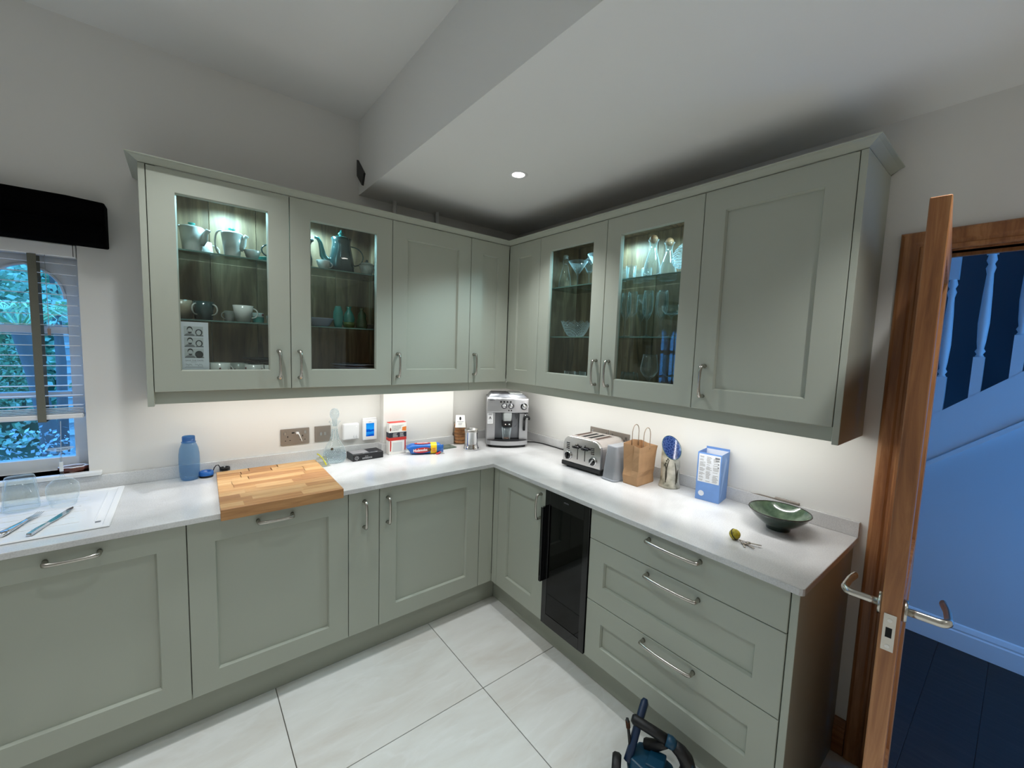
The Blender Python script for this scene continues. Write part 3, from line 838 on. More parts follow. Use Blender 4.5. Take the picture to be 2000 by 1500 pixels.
# --- blue drinking bottle and its lid
glass('blue_plastic', (206, 226, 243), body=.17, body_col=(130, 178, 218)); glass('blue_plastic_dark', (160, 200, 232), body=.35, body_col=(96, 150, 205))
bt = thing('water_bottle', 'clear blue plastic drinking bottle without its lid', 'bottle', (-2.036, -.066, ZT))
o = MB().lathe([(.0001, .001), (.028, .0), (.034, .004), (.0385, .02), (.0405, .05), (.0415, .09), (.0405, .125), (.037, .152), (.0305, .172), (.0265, .180)], seg=32, cap=False).build('body', 'blue_plastic', bt); 
MB().lathe([(.0265, .180), (.0285, .181), (.0285, .186), (.0255, .187), (.0255, .208), (.0245, .212), (.023, .212), (.023, .182)], seg=32, cap=False).build('neck', 'blue_plastic_dark', bt)
mat('blue_lid', (36, 100, 176), .35)
ld = thing('bottle_lid', 'blue screw lid with black strap and cap lying by the board', 'lid', (-1.972, -.062, ZT), .10)
MB().lathe([(.0001, .010), (.018, .010), (.019, .027), (.025, .030), (.0295, .027), (.0305, .012), (.0305, .0105)], seg=30, cap=False).build('lid_ring', 'blue_lid', ld)
MB().lathe([(.0001, .0002), (.029, .0002), (.0295, .0105), (.0001, .0105)], seg=30, cap=False).build('lid_gasket', 'black_plastic', ld)
m = MB(); m.tube([(.028, .004, .022), (.034, .006, .038), (.042, .01, .047), (.052, .014, .047), (.058, .016, .036), (.060, .017, .024)], .0022, 8); m.build('strap', 'black_plastic', ld)
MB().lathe([(.0001, .014), (.022, .014), (.0225, .027), (.021, .030), (.017, .030), (.0165, .022), (.0001, .021)], (.080, .020, 0), 28).build('cap', 'black_plastic', ld)
MB().cyl((.08, .02, .0), (.08, .02, .0139), .012, 16).build('cap_stem', 'black_plastic', ld)

# --- cut-glass decanter
def cut_glass():
    m = ware('cut_glass', (236, 241, 243), power=2.2, gain=.8, base=.05)
    nt = m.node_tree; tc = nt.nodes.new('ShaderNodeTexCoord')
    vs = []
    for ang in (.7, -.7):
        mp = nt.nodes.new('ShaderNodeMapping'); mp.inputs['Rotation'].default_value = (0, ang, 0); mp.inputs['Scale'].default_value = (1, 1, 1)
        w = nt.nodes.new('ShaderNodeTexWave'); w.inputs['Scale'].default_value = 42; w.bands_direction = 'Z'
        nt.links.new(tc.outputs['Object'], mp.inputs['Vector']); nt.links.new(mp.outputs[0], w.inputs['Vector']); vs.append(w)
    mu = nt.nodes.new('ShaderNodeMath'); mu.operation = 'MULTIPLY'
    nt.links.new(vs[0].outputs['Fac'], mu.inputs[0]); nt.links.new(vs[1].outputs['Fac'], mu.inputs[1])
    bp = nt.nodes.new('ShaderNodeBump'); bp.inputs['Strength'].default_value = 1; bp.inputs['Distance'].default_value = .004
    nt.links.new(mu.outputs[0], bp.inputs['Height'])
    for n in nt.nodes:
        if n.type == 'BSDF_GLOSSY': nt.links.new(bp.outputs[0], n.inputs['Normal'])
        if n.type == 'LAYER_WEIGHT': nt.links.new(bp.outputs[0], n.inputs['Normal'])
cut_glass()
dc = thing('decanter', 'cut-glass decanter with round stopper behind the board', 'decanter', (-1.377, -.100, ZT))
MB().lathe([(.0001, .002), (.050, .0), (.056, .006), (.0585, .025), (.058, .045)], seg=40, cap=False).build('base', 'cut_glass', dc)
b_ = MB().lathe([(.058, .045), (.056, .066), (.048, .088), (.036, .108), (.026, .126), (.0195, .146), (.016, .168), (.0145, .190), (.017, .207), (.0265, .226), (.0315, .231), (.0315, .234), (.025, .235)], seg=40, cap=False).build('body', 'clear_glass', dc)
st_ = MB(); st_.lathe([(.0001, .205), (.011, .206), (.0135, .232), (.016, .240), (.013, .2455), (.018, .250), (.0235, .262), (.0255, .276), (.0235, .291), (.016, .303), (.006, .3085), (.0001, .309)], seg=30, cap=False); st_.build('stopper', 'cut_glass', dc)
m = MB(); 
for k in range(10):                       # panels cut down the neck
    a = 2 * PI * k / 10; m.tube([(.0262 * math.cos(a), .0262 * math.sin(a), .127), (.0165 * math.cos(a), .0165 * math.sin(a), .166), (.0152 * math.cos(a), .0152 * math.sin(a), .19)], .0016, 6)
m.build('neck_facets', 'cut_glass', dc)['kind'] = 'stuff'
m = MB()
for k in range(36):                       # diagonal cuts round the belly
    a = 2 * PI * k / 36
    for s in (1, -1):
        pts = [(.0588 * math.cos(a + s * t * .42), .0588 * math.sin(a + s * t * .42), .012 + .045 * t) for t in (0, .33, .66, 1)]
        m.tube(pts, .0011, 5)
m.build('cut_lines', 'cut_glass', dc)['kind'] = 'stuff'
mat('gold_label', (70, 60, 40), .4); MB().cyl((-.0255, -.041, .083), (-.026, -.0425, .0835), .0075, 16).build('foil_label', 'gold_label', dc)

# --- zip bag
glass('film', (240, 242, 238), body=.22, body_col=(228, 228, 214)); mat('zip_yellow', (226, 224, 60), .4)
zb = thing('zip_bag', 'crumpled clear zip bag with yellow seal beside the decanter', 'plastic bag', (-1.468, -.128, ZT))
rs = random.Random(5); m = MB(); nx, ny = 9, 7; v = []; f = []
for lay in (0, 1):
    for i in range(nx):
        for j in range(ny):
            s = i / (nx - 1); t = j / (ny - 1)
            edge = min(s, 1 - s, t, 1 - t)
            z = .003 + (.040 * min(1, edge * 4) * (.6 + .6 * rs.random()) if lay else 0.0) + (.03 * (1 - t) if not lay and 0 else 0)
            v.append((-.030 + .055 * s + .005 * rs.random(), -.065 + .105 * t + .006 * rs.random(), z + .030 * max(0, t - .5) * lay))
for lay in (0, 1):
    o = lay * nx * ny
    for i in range(nx - 1):
        for j in range(ny - 1): f.append((o + i * ny + j, o + i * ny + j + 1, o + (i + 1) * ny + j + 1, o + (i + 1) * ny + j))
m.add(v, f, False); m.xform(Matrix.Translation((.012, 0, 0)) @ rz(.12)); m.build('film', 'film', zb)
m = MB(); m.tube([(.0, .040, .052), (.006, .012, .050), (.014, -.025, .038), (.022, -.062, .012)], [.0045, .0045, .0045, .007], 6, flat=.4); m.build('seal', 'zip_yellow', zb)

# --- black box
mat('black_card', (24, 24, 27), .35); mat('foil_grey', (150, 148, 150), .4); mat('white_print', (206, 206, 208), .5)
bb = thing('chocolate_box', 'flat black carton with white star print behind the decanter', 'box', (-1.296, -.170, ZT), .045)
MB().rbox(0, .182, 0, .105, .0005, .040, .001).build('carton', 'black_card', bb)
MB().box(.006, .10, .018, .10, .0401, .0405).build('window', 'foil_grey', bb)
def star(cx, cz, s, parent, y=-.0005):
    m = MB()
    for k in range(9):
        a = k * 2 * PI / 9 + .2
        m.prism([(cx + .2 * s * math.cos(a), cz + .2 * s * math.sin(a)), (cx + s * math.cos(a - .1), cz + s * math.sin(a - .1)), (cx + s * 1.15 * math.cos(a), cz + s * 1.15 * math.sin(a)), (cx + s * math.cos(a + .1), cz + s * math.sin(a + .1))], 'y', y, y + .0006)
    return m
star(.022, .018, .012, bb).build('star_print', 'white_print', bb)['kind'] = 'stuff'
m = MB(); rs = random.Random(9)
for k in range(2):
    for q in range(14): m.box(.055 + .0042 * q, .055 + .0042 * q + rs.uniform(.002, .0036), -.0006, .0001, .014 - .0055 * k, .0165 - .0055 * k)
for q in range(5): m.box(.070 + .004 * q, .0725 + .004 * q, -.0006, .0001, .0225, .0245)
m.build('small_print', 'white_print', bb)['kind'] = 'stuff'
m = MB()
for q in range(12): m.box(.06 + .008 * q, .06 + .008 * q + rs.uniform(.002, .007), .004 + rs.random() * .009, .008 + rs.random() * .008, .0401, .0406)
m.build('top_print', 'white_print', bb)['kind'] = 'stuff'

# --- wall plates on the back wall
def plate(name, label, cx, cz, w, h, m='steel_plate', run='L', cat='socket', group=None):
    loc = (cx, -.0005, cz) if run == 'L' else (-.0005, cx, cz)
    t = thing(name, label, cat, loc, ROT[run], group)
    MB().rbox(-w / 2, w / 2, -.007, 0, -h / 2, h / 2, .0015).build('faceplate', m, t)
    return t
def socket_parts(t, w):
    for s in (-1, 1):
        cx = s * w * .26
        MB().rbox(cx * 1.35 - .0055, cx * 1.35 + .0055, -.0095, -.007, .012, .030, .001).build('rocker_switch', 'steel_brushed', t)
        m = MB(); m.box(cx - .002, cx + .002, -.0074, -.0069, -.004, .006); m.box(cx - .0145, cx - .0085, -.0074, -.0069, -.022, -.0185); m.box(cx + .0085, cx + .0145, -.0074, -.0069, -.022, -.0185)
        m.build('pin_holes', 'dark_gap', t)['kind'] = 'stuff'
t = plate('double_socket', 'brushed steel double socket with a white lead plugged in', -1.563, 1.052, .146, .090); socket_parts(t, .146)
m = MB(); m.box(-.018, -.004, -.0074, -.0069, .018, .025); m.build('usb_port', 'dark_gap', t)
ch = thing('charging_lead', 'short white charging lead hanging from the steel socket', 'cable', (-1.553, -.0078, 1.074))
MB().rbox(-.008, .006, -.020, -.0002, -.006, .004, .001).build('plug', 'white_plastic', ch)
m = MB(); m.tube([(.004, -.018, -.004), (.008, -.022, -.012), (.013, -.020, -.026), (.019, -.014, -.042), (.022, -.010, -.050)], [.003, .0028, .0026, .0026, .002], 8); m.build('lead', 'white_plastic', ch)
t = plate('light_switch', 'small square steel switch plate left of the decanter', -1.417, 1.053, .088, .090, cat='switch')
for s in (-1, 1): MB().rbox(s * .011 - .006, s * .011 + .006, -.010, -.007, -.010, .010, .001).build('rocker_switch', 'steel_brushed', t)
mat('card_white_led', (255, 255, 255), .3)
t = thing('heating_receiver', 'white square heating receiver behind the decanter stopper', 'control box', (-1.262, -.0005, 1.053))
bevel(MB().box(-.048, .048, -.030, 0, -.050, .050).build('casing', 'white_plastic', t), .009, 3)
MB().cyl((.030, -.0308, .030), (.030, -.0298, .030), .0035, 14).build('indicator', 'card_white_led', t)
mat('grey_print', (120, 122, 126), .5)
m = MB()
for cx in (.017, .031):
    m.tube([(cx, -.0303, -.022), (cx - .004, -.0303, -.030), (cx - .0045, -.0303, -.037), (cx, -.0303, -.040), (cx + .0045, -.0303, -.037), (cx + .003, -.0303, -.032), (cx - .001, -.0303, -.034)], .0006, 5)
m.build('symbols', 'grey_print', t)['kind'] = 'stuff'
m = emit('screen_blue', (20, 120, 235), 1.0)
def screen():
    nt = m.node_tree; e = [n for n in nt.nodes if n.type == 'EMISSION'][0]
    tc = nt.nodes.new('ShaderNodeTexCoord'); sx = nt.nodes.new('ShaderNodeSeparateXYZ'); nt.links.new(tc.outputs['Object'], sx.inputs[0])
    n = nt.nodes.new('ShaderNodeTexNoise'); n.inputs['Scale'].default_value = 30; nt.links.new(tc.outputs['Object'], n.inputs['Vector'])
    ma = nt.nodes.new('ShaderNodeMath'); ma.operation = 'MULTIPLY_ADD'; ma.inputs[1].default_value = .03; nt.links.new(n.outputs['Fac'], ma.inputs[0]); nt.links.new(sx.outputs['Z'], ma.inputs[2])
    r = nt.nodes.new('ShaderNodeValToRGB'); r.color_ramp.interpolation = 'EASE'
    mp = nt.nodes.new('ShaderNodeMapRange'); mp.inputs['From Min'].default_value = -.03; mp.inputs['From Max'].default_value = .06
    nt.links.new(ma.outputs[0], mp.inputs[0]); nt.links.new(mp.outputs[0], r.inputs['Fac'])
    el = r.color_ramp.elements; el[0].position = 0; el[0].color = lin((10, 70, 190)); el[1].position = 1; el[1].color = lin((30, 140, 235))
    for p, c in ((.3, (40, 150, 235)), (.42, (10, 80, 190)), (.5, (12, 90, 205)), (.6, (40, 160, 245))):
        q = el.new(p); q.color = lin(c)
    nt.links.new(r.outputs['Color'], e.inputs['Color'])
screen()
t = thing('thermostat', 'white wall thermostat with glowing blue screen', 'thermostat', (-1.146, -.0005, 1.052))
bevel(MB().box(-.042, .046, -.010, 0, -.06, .074).build('back_plate', 'white_plastic', t), .004, 2)
bevel(MB().box(-.045, .045, -.022, -.0102, -.065, .063).build('casing', 'white_plastic', t), .006, 3)
MB().box(-.024, .026, -.0228, -.0219, -.040, .042).build('screen', 'screen_blue', t)
m = MB()
for q in range(6): m.box(-.008 + .0028 * q, -.006 + .0028 * q, -.0224, -.0219, .049, .0515)
m.build('maker_print', 'grey_print', t)['kind'] = 'stuff'
# --- sockets behind the toaster
t = plate('double_socket', 'left of the two steel sockets behind the toaster', -.894, 1.060, .146, .092, run='R', group='sockets behind the toaster'); socket_parts(t, .146)
t = plate('double_socket', 'right of the two steel sockets behind the toaster', -1.046, 1.060, .146, .092, run='R', group='sockets behind the toaster'); socket_parts(t, .146)

# --- packets
mat('card_white', (238, 234, 226), .55); mat('card_red', (206, 52, 40), .5); mat('card_navy', (30, 32, 44), .5); mat('card_orange', (232, 130, 50), .5); mat('print_grey', (170, 168, 164), .6); mat('print_brown', (110, 50, 30), .5); mat('print_red', (190, 60, 50), .5)
bx = thing('cracker_box', 'upright white and red carton with navy band by the pipe boxing', 'box', (-1.066, -.130, ZT), -.02)
w_, d_, h_ = .112, .047, .197
MB().rbox(0, w_, 0, d_, .0005, h_, .001).build('carton', 'card_white', bx)
MB().box(-.0003, w_ + .0003, -.0003, d_, .106, .138).build('navy_band', 'card_navy', bx)
MB().box(-.0003, w_ + .0003, -.0003, d_, .087, .1055).build('red_band', 'card_red', bx)
MB().rbox(.001, w_ - .001, .001, d_ - .001, h_ + .0001, h_ + .003, .001).build('top_flap', 'card_red', bx)
m = MB(); m.prism([(.083, .146), (.110, .142), (.111, .172), (.085, .168)], 'y', -.0005, 0); m.build('label_patch', 'card_orange', bx)
rs = random.Random(2); m = MB()
for k in range(9):
    x = .018
    while x < .085 - .004 * k:
        l = rs.uniform(.004, .012); m.box(x, x + l, -.0005, 0, .180 - .004 * k, .182 - .004 * k); x += l + .002
m.build('small_print', 'print_grey', bx)['kind'] = 'stuff'
m = MB()
for k in range(6):
    for c0 in (.022, .066):
        m.box(c0 + rs.random() * .004, c0 + .022 + rs.random() * .012, -.0007, -.0003, .109 + .0044 * k, .1115 + .0044 * k)
m.build('band_print', 'print_grey', bx)['kind'] = 'stuff'
m = MB(); m.box(.022, .085, -.0004, 0, .016, .075); mat('print_pale', (206, 206, 202), .6); m.build('nutrition_panel', 'print_pale', bx)
for xx in (.006, .100):
    m = MB(); m.prism([(xx, .02), (xx + .007, .022), (xx + .009, .06), (xx + .008, .086), (xx, .086)], 'y', -.0005, 0); m.build('side_print', 'print_red', bx)
m = MB(); m.lathe([(.0001, 0), (.004, .003), (.005, .012), (.003, .020), (.0001, .024)], (.009, 0, .147), 12, sy=.1); m.build('spoon_print', 'print_brown', bx)

mat('pack_blue', (36, 100, 180), .28); mat('pack_yellow', (246, 206, 40), .3); mat('pack_red', (190, 44, 40), .3); mat('pack_white', (240, 240, 240), .3); mat('pack_brown', (110, 62, 36), .4); mat('pack_orange', (222, 130, 40), .4)
bp_ = thing('biscuit_packet', 'blue biscuit packet with yellow price band on its side', 'biscuits', (-.858, -.205, ZT), -.36)
def pack_sec(x, r, ry, z0, n=20):
    return [(x, ry * math.cos(2 * PI * k / n) , z0 + r * math.sin(2 * PI * k / n) ) for k in range(n)]
S = [(-.118, .005, .034, .046), (-.108, .010, .036, .044), (-.096, .024, .036, .038), (-.088, .032, .034, .0345), (.080, .034, .034, .0345), (.087, .031, .034, .0345), (.098, .022, .026, .030), (.108, .024, .008, .028), (.114, .026, .003, .028)]
def squar(x, r, ry, z0, n=24):
    pts = []
    for k in range(n):
        a = 2 * PI * k / n; c, s = math.cos(a), math.sin(a)
        q = (abs(c) ** 4 + abs(s) ** 4) ** -.25
        pts.append((x, ry * c * (q * .5 + .5), z0 + r * s * (q * .5 + .5)))
    return pts
m = MB(); m.loft([squar(*s) for s in S], smooth=True); m.build('wrapper', 'pack_blue', bp_)
m = MB(); m.loft([squar(x, r, r, .0345) for x, r in ((.030, .0343), (.032, .0347), (.066, .0347), (.068, .0343))], smooth=True); m.build('price_band', 'pack_yellow', bp_)
Fr = Matrix.Translation((-.022, -.0365, .030)) @ Matrix.Rotation(PI / 2 - .08, 4, 'X')
m = MB(); n = 24
m.prism([(.062 * math.cos(2 * PI * k / n) * (.9), .0165 * math.sin(2 * PI * k / n)) for k in range(n)], 'z', -.0015, .0003); m.xform(Fr @ Matrix.Rotation(.06, 4, 'Z')); m.build('brand_panel', 'pack_red', bp_)
m = text_mb('Hobnobs', .0235, .0003, bold=.0006); m.xform(Fr @ Matrix.Translation((-.012, 0, .0008)) @ Matrix.Rotation(.06, 4, 'Z')); m.build('lettering', 'pack_white', bp_)
m = MB(); m.lathe([(.0001, 0), (.0115, 0), (.012, .0022), (.010, .003), (.0001, .003)], (0, 0, 0), 20); m.xform(Fr @ Matrix.Translation((.042, .002, 0))); m.build('biscuit_print', 'pack_brown', bp_)
Ft = Matrix.Translation((-.02, -.012, .0705)) @ Matrix.Rotation(.12, 4, 'X')
m = MB(); m.prism([(.05 * math.cos(2 * PI * k / n), .011 * math.sin(2 * PI * k / n)) for k in range(n)], 'z', -.004, -.001); m.xform(Ft); m.build('top_panel', 'pack_red', bp_)
m = text_mb('Hobnobs', .017, .0003, bold=.0004); m.xform(Ft @ Matrix.Translation((0, 0, -.0004))); m.build('top_lettering', 'pack_white', bp_)
m = MB(); rs = random.Random(4)
for k in range(5):
    for q in range(3): m.box(.040 + q * .007, .0455 + q * .007, -.0353, -.0345, .018 + k * .005, .0215 + k * .005)
m.build('price_print', 'pack_orange', bp_)['kind'] = 'stuff'

mat('key_red', (196, 44, 46), .4); mat('key_metal', (150, 140, 126), .35, metal=1.0)
ky = thing('red_key', 'small red-headed key lying in front of the biscuit packet', 'key', (-.797, -.262, ZT), -.25)
MB().tube([(.011 * math.cos(2 * PI * k / 16), .009 * math.sin(2 * PI * k / 16), .008 + .004 * math.cos(2 * PI * k / 16)) for k in range(16)], .0052, 8, closed=True).build('key_head', 'key_red', ky)
m = MB(); m.rbox(.012, .040, -.003, .003, .0008, .003, .0005); m.box(.028, .031, -.006, -.003, .001, .0028); m.box(.034, .037, -.0055, -.003, .001, .0028); m.build('blade', 'key_metal', ky)
m = MB(); m.tube([(-.010, 0, .006), (-.022, -.004, .003), (-.030, -.006, .0018)], .0014, 6); m.build('tag_wire', 'key_metal', ky)

glass('coaster_glass', (190, 205, 190), body=.55, body_col=(150, 160, 148))
co = thing('glass_coaster', 'square grey-green glass coaster against the upstand', 'coaster', (-.668, -.135, ZT), .05)
bevel(MB().box(-.055, .055, -.045, .045, .0005, .006).build('slab', 'coaster_glass', co), .0015, 2)
mat('coaster_motif', (104, 110, 100), .5); MB().lathe([(.0001, .0061), (.026, .0061), (.026, .0066), (.0001, .0066)], seg=28).build('motif', 'coaster_motif', co)

# --- bag of round biscuits with a folded card header
mat('cookie', (176, 122, 72), .8, var=.25, var_scale=60, bump=.4, bump_scale=150); mat('card_cream', (240, 238, 232), .6)
glass('cellophane', (246, 242, 236), body=.06, body_col=(220, 200, 170))
cb = thing('biscuit_bag', 'tall clear bag of stacked round biscuits with white card header', 'biscuits', (-.528, -.078, ZT), -.45)
zz = .004
for k in range(6):
    MB().lathe([(.0001, 0), (.034, 0), (.0385, .005), (.0385, .016), (.034, .0215), (.0001, .0225)], (.002 * math.sin(k * 2), .002 * math.cos(k * 3), zz), 24).build('biscuit', 'cookie', cb); zz += .0228
m = MB(); m.loft([[(x, y, z) for x, y in ((-a, -b), (a, -b), (a, b), (-a, b))] for a, b, z in ((.042, .042, .0005), (.043, .043, .07), (.042, .042, .14), (.030, .004, .176))]); m.build('cellophane', 'cellophane', cb)
m = MB(); m.prism([(-.036, .122), (.036, .122), (.030, .208), (-.030, .208)], 'y', 0, .0012); hd = m; hd.xform(Matrix.Translation((-.004, -.046, 0)) @ Matrix.Translation((0, .0, .208)) @ Matrix.Rotation(-.38, 4, 'X') @ Matrix.Translation((0, 0, -.208)))
card = hd.build('card_header', 'card_cream', cb)
Mh = Matrix.Translation((-.004, -.046, 0)) @ Matrix.Translation((0, 0, .208)) @ Matrix.Rotation(-.38, 4, 'X') @ Matrix.Translation((0, 0, -.208))
m = MB(); m.prism([(.007 * math.cos(2 * PI * k / 20), .185 + .0125 * math.sin(2 * PI * k / 20)) for k in range(20)], 'y', -.0006, 0); m.xform(Mh); m.build('oval_logo', 'black_plastic', card)
m = MB()
for k in range(10): m.box(-.022 + .0045 * k, -.019 + .0045 * k, -.0005, 0, .160, .164)
for k in range(3): m.box(-.014, .008 + .003 * k, -.0005, 0, .140 + .006 * k, .142 + .006 * k)
m.xform(Mh); m.build('header_print', 'grey_print', card)['kind'] = 'stuff'
m = MB(); m.prism([(-.036, .150), (.036, .150), (.030, .208), (-.030, .208)], 'y', 0, .0012); m.xform(Matrix.Translation((-.004, -.046, 0)) @ Matrix.Translation((0, 0, .208)) @ Matrix.Rotation(.5, 4, 'X') @ Matrix.Translation((0, 0, -.208))); m.build('card_back', 'card_cream', cb)

# --- polished steel beaker
bk = thing('steel_beaker', 'polished steel beaker with flared foot left of the coffee machine', 'beaker', (-.549, -.260, ZT))
MB().lathe([(.0001, .0), (.051, .0), (.0525, .004), (.052, .010), (.048, .020), (.044, .032), (.043, .040), (.043, .112), (.044, .118)], seg=44, cap=False).build('body', 'chrome', bk)
MB().lathe([(.044, .118), (.0455, .121), (.0455, .134), (.0435, .1365), (.041, .134), (.0405, .05), (.0001, .048)], seg=44, cap=False).build('rim', 'steel_brushed', bk)

# --- coffee machine
mat('machine_silver', (196, 196, 198), .32, metal=.85); mat('machine_grey', (120, 122, 126), .4, metal=.5); mat('machine_light', (176, 180, 178), .4, metal=.3); mat('dial_ring', (80, 80, 84), .4, metal=.6)
cm = thing('coffee_machine', 'silver bean-to-cup coffee machine in the worktop corner', 'coffee machine', (-.291, -.316, ZT), -.5325)
m = MB()
m.prism([(-.143, -.002), (-.086, .004), (-.093, .085), (-.143, .085)], 'z', .048, .243)
m.build('left_column', 'machine_silver', cm)
m = MB(); m.prism([(.086, .004), (.143, -.002), (.143, .085), (.093, .085)], 'z', .048, .232); m.build('right_column', 'machine_silver', cm)
m = MB(); m.prism([(-.143, .085), (.143, .085), (.135, .235), (-.135, .235)], 'z', .012, .335); m.prism([(-.094, .030), (.094, .030), (.094, .086), (-.094, .086)], 'z', .05, .243); bevel(m.build('body', 'machine_grey', cm), .003, 2)
m = MB()
m.loft([[(x, y, z) for x, y in ((-.144, y0), (-.05, y0 - .006), (.05, y0 - .006), (.145, y0), (.143, .10), (-.143, .10))] for y0, z in ((-.004, .236), (-.010, .242), (-.004, .333), (.004, .341))])
bevel(m.build('control_panel', 'machine_silver', cm), .003, 2)
m = MB(); m.loft([[(x, y, z) for x, y in ((-a, y0), (a, y0), (a * .9, y1), (-a * .9, y1))] for a, y0, y1, z in ((.137, .014, .232, .3355), (.128, .024, .222, .352), (.118, .032, .212, .362))]); bevel(m.build('hopper', 'machine_grey', cm), .003, 2)
MB().rbox(-.105, .01, .045, .20, .3621, .366, .001).build('hopper_lid', 'dial_ring', cm)
MB().rbox(.018, .108, .045, .20, .3621, .367, .001).build('cup_tray', 'machine_light', cm)
# drip tray with bowed front
def tray(off, z0, z1, y_back=.084):
    pts = [(-.142 + off, y_back), (-.142 + off, -.020 + off)]
    for k in range(1, 12): a = k / 12; pts.append((-.142 + off + (.284 - 2 * off) * a, -.020 + off - .044 * math.sin(PI * a) ** .7))
    pts += [(.142 - off, -.020 + off), (.142 - off, y_back)]
    m = MB(); m.prism(pts, 'z', z0, z1); return m
tray(0, .018, .046).build('drip_tray', 'machine_silver', cm)
tray(.006, .0461, .0475).build('drip_grille', 'black_plastic', cm)
tray(.012, .007, .0179).build('base_skirt', 'black_plastic', cm)
for sx_ in (-.115, .115):
    for yy in (.0, .20): MB().cyl((sx_, yy, 0), (sx_, yy, .0125), .014, 16).build('foot', 'black_rubber', cm)
# spout block
m = MB(); m.loft([[(x, y, z) for x, y in ((-a, .03), (-a * .8, y0), (a * .8, y0), (a, .03))] for a, y0, z in ((.030, -.008, .172), (.034, -.014, .200), (.036, -.012, .2365))]); bevel(m.build('spout', 'machine_light', cm), .004, 2)
m = MB(); m.loft([[(x, y, z) for x, y in ((-a, .03), (-a * .9, y0), (a * .9, y0), (a, .03))] for a, y0, z in ((.031, -.006, .136), (.036, -.013, .142), (.037, -.014, .166), (.0375, -.014, .178))]); m.build('spout_guard', 'black_plastic', cm)
for s in (-1, 1): MB().cyl((s * .014, -.0155, .151), (s * .014, -.008, .158), .007, 12).build('nozzle', 'chrome', cm)
# glass cup under the spout
cg = thing('glass_cup', 'small clear glass on the drip tray of the coffee machine', 'glass', tuple((Matrix.Translation((-.291, -.316, ZT)) @ rz(-.5325)) @ Vector((-.005, -.008, .0478))))
MB().lathe([(.0001, .002), (.022, 0), (.026, .004), (.033, .085), (.0315, .085), (.0245, .008), (.0001, .007)], seg=28, cap=False).build('cup', 'clear_glass', cg)
mat('crema', (96, 56, 30), .4); MB().lathe([(.0001, .008), (.0246, .0085), (.0250, .014), (.0001, .014)], seg=24).build('coffee', 'crema', cg)
# controls
for k in range(4): MB().cyl((-.050 + .0225 * k, -.0105, .313), (-.050 + .0225 * k, -.0175, .313), .0062, 18).build('button', 'black_plastic', cm)
for k in range(2): MB().cyl((.006 + .018 * k, -.0105, .254), (.006 + .018 * k, -.0175, .254), .0045, 16).build('button', 'black_plastic', cm)
for k in (0, 1):
    cx = -.028 + .048 * k
    MB().lathe([(.011, -.0), (.0185, -.0), (.0185, .003), (.011, .003)], seg=28).xform(Matrix.Translation((cx, -.012, .284)) @ Matrix.Rotation(PI / 2, 4, 'X')).build('dial_ring', 'dial_ring', cm)
    MB().lathe([(.0125, 0), (.0125, .010), (.010, .012), (.0001, .0125)], seg=26).xform(Matrix.Translation((cx, -.012, .284)) @ Matrix.Rotation(PI / 2, 4, 'X')).build('dial', 'chrome', cm)
    m = MB(); m.tube([(cx + .0215 * math.cos(a), -.0155, .284 + .0215 * math.sin(a)) for a in [(-.9 + .25 * q) for q in range(9)]], .0011, 6); m.build('dial_scale', 'dial_ring', cm)
MB().lathe([(.0, 0), (.023, 0), (.024, .006), (.022, .012), (.016, .014)], (0, 0, 0), 30).xform(Matrix.Translation((.112, -.006, .282)) @ Matrix.Rotation(PI / 2, 4, 'X')).build('steam_knob_ring', 'black_gloss', cm)
MB().lathe([(.0165, .010), (.0165, .022), (.013, .026), (.0001, .027)], seg=26).xform(Matrix.Translation((.112, -.006, .282)) @ Matrix.Rotation(PI / 2, 4, 'X')).build('steam_knob', 'chrome', cm)
bevel(MB().box(-.130, -.094, -.0085, -.003, .318, .329).build('logo_plate', 'black_plastic', cm), .003, 2)
tm = text_mb("De'Longhi", .0078, .0002); tm.xform(Matrix.Translation((-.112, -.0090, .3235)) @ Matrix.Rotation(PI / 2, 4, 'X')); tm.build('logo', 'white_print', cm)
m = MB()
for q in range(8): m.box(-.132 + .0045 * q, -.1295 + .0045 * q, -.0078, -.0072, .309, .3108)
m.build('model_print', 'grey_print', cm)['kind'] = 'stuff'
MB().box(-.139, -.100, -.0042, -.0012, .158, .236).xform(Matrix.Rotation(.10, 4, 'Z') @ Matrix.Translation((-.0, .013, 0))).build('energy_sticker', 'white_plastic', cm)
tm = text_mb('A', .026, .0003, bold=.0004); tm.xform(Matrix.Translation((-.1205, -.0040, .199)) @ Matrix.Rotation(.10, 4, 'Z') @ Matrix.Rotation(PI / 2, 4, 'X')); tm.build('sticker_letter', 'black_plastic', cm)
m = MB()
for q in range(3): m.box(-.134, -.108, -.0004, 0, .226 - .004 * q, .2275 - .004 * q)
m.box(-.134, -.104, -.0004, 0, .170, .171); m.xform(Matrix.Translation((0, -.004, 0)) @ Matrix.Rotation(.10, 4, 'Z') @ Matrix.Translation((0, .0128, 0))); m.build('sticker_print', 'grey_print', cm)['kind'] = 'stuff'
MB().rbox(.072, .142, -.0035, .01, .231, .2355, .0005).build('panel_gap', 'black_plastic', cm)
m = MB(); m.tube([(.124, -.004, .232), (.124, -.012, .222), (.124, -.022, .213)], .0035, 8); m.build('steam_pipe', 'chrome', cm)
m = MB(); m.tube([(.148, -.022, .190), (.150, -.024, .202), (.145, -.024, .211), (.134, -.024, .2145), (.124, -.024, .213), (.118, -.022, .205), (.116, -.020, .19)], [.006, .007, .0075, .008, .009, .010, .009], 10); m.tube([(.116, -.020, .19), (.116, -.018, .115)], .0085, 10, flat=.8); m.build('steam_wand', 'black_rubber', cm)
m = MB(); m.tube([(.062, .028, .22), (.062, .022, .20), (.066, .020, .188), (.072, .022, .20), (.072, .028, .22)], .0012, 6); m.build('wire_clip', 'dial_ring', cm)
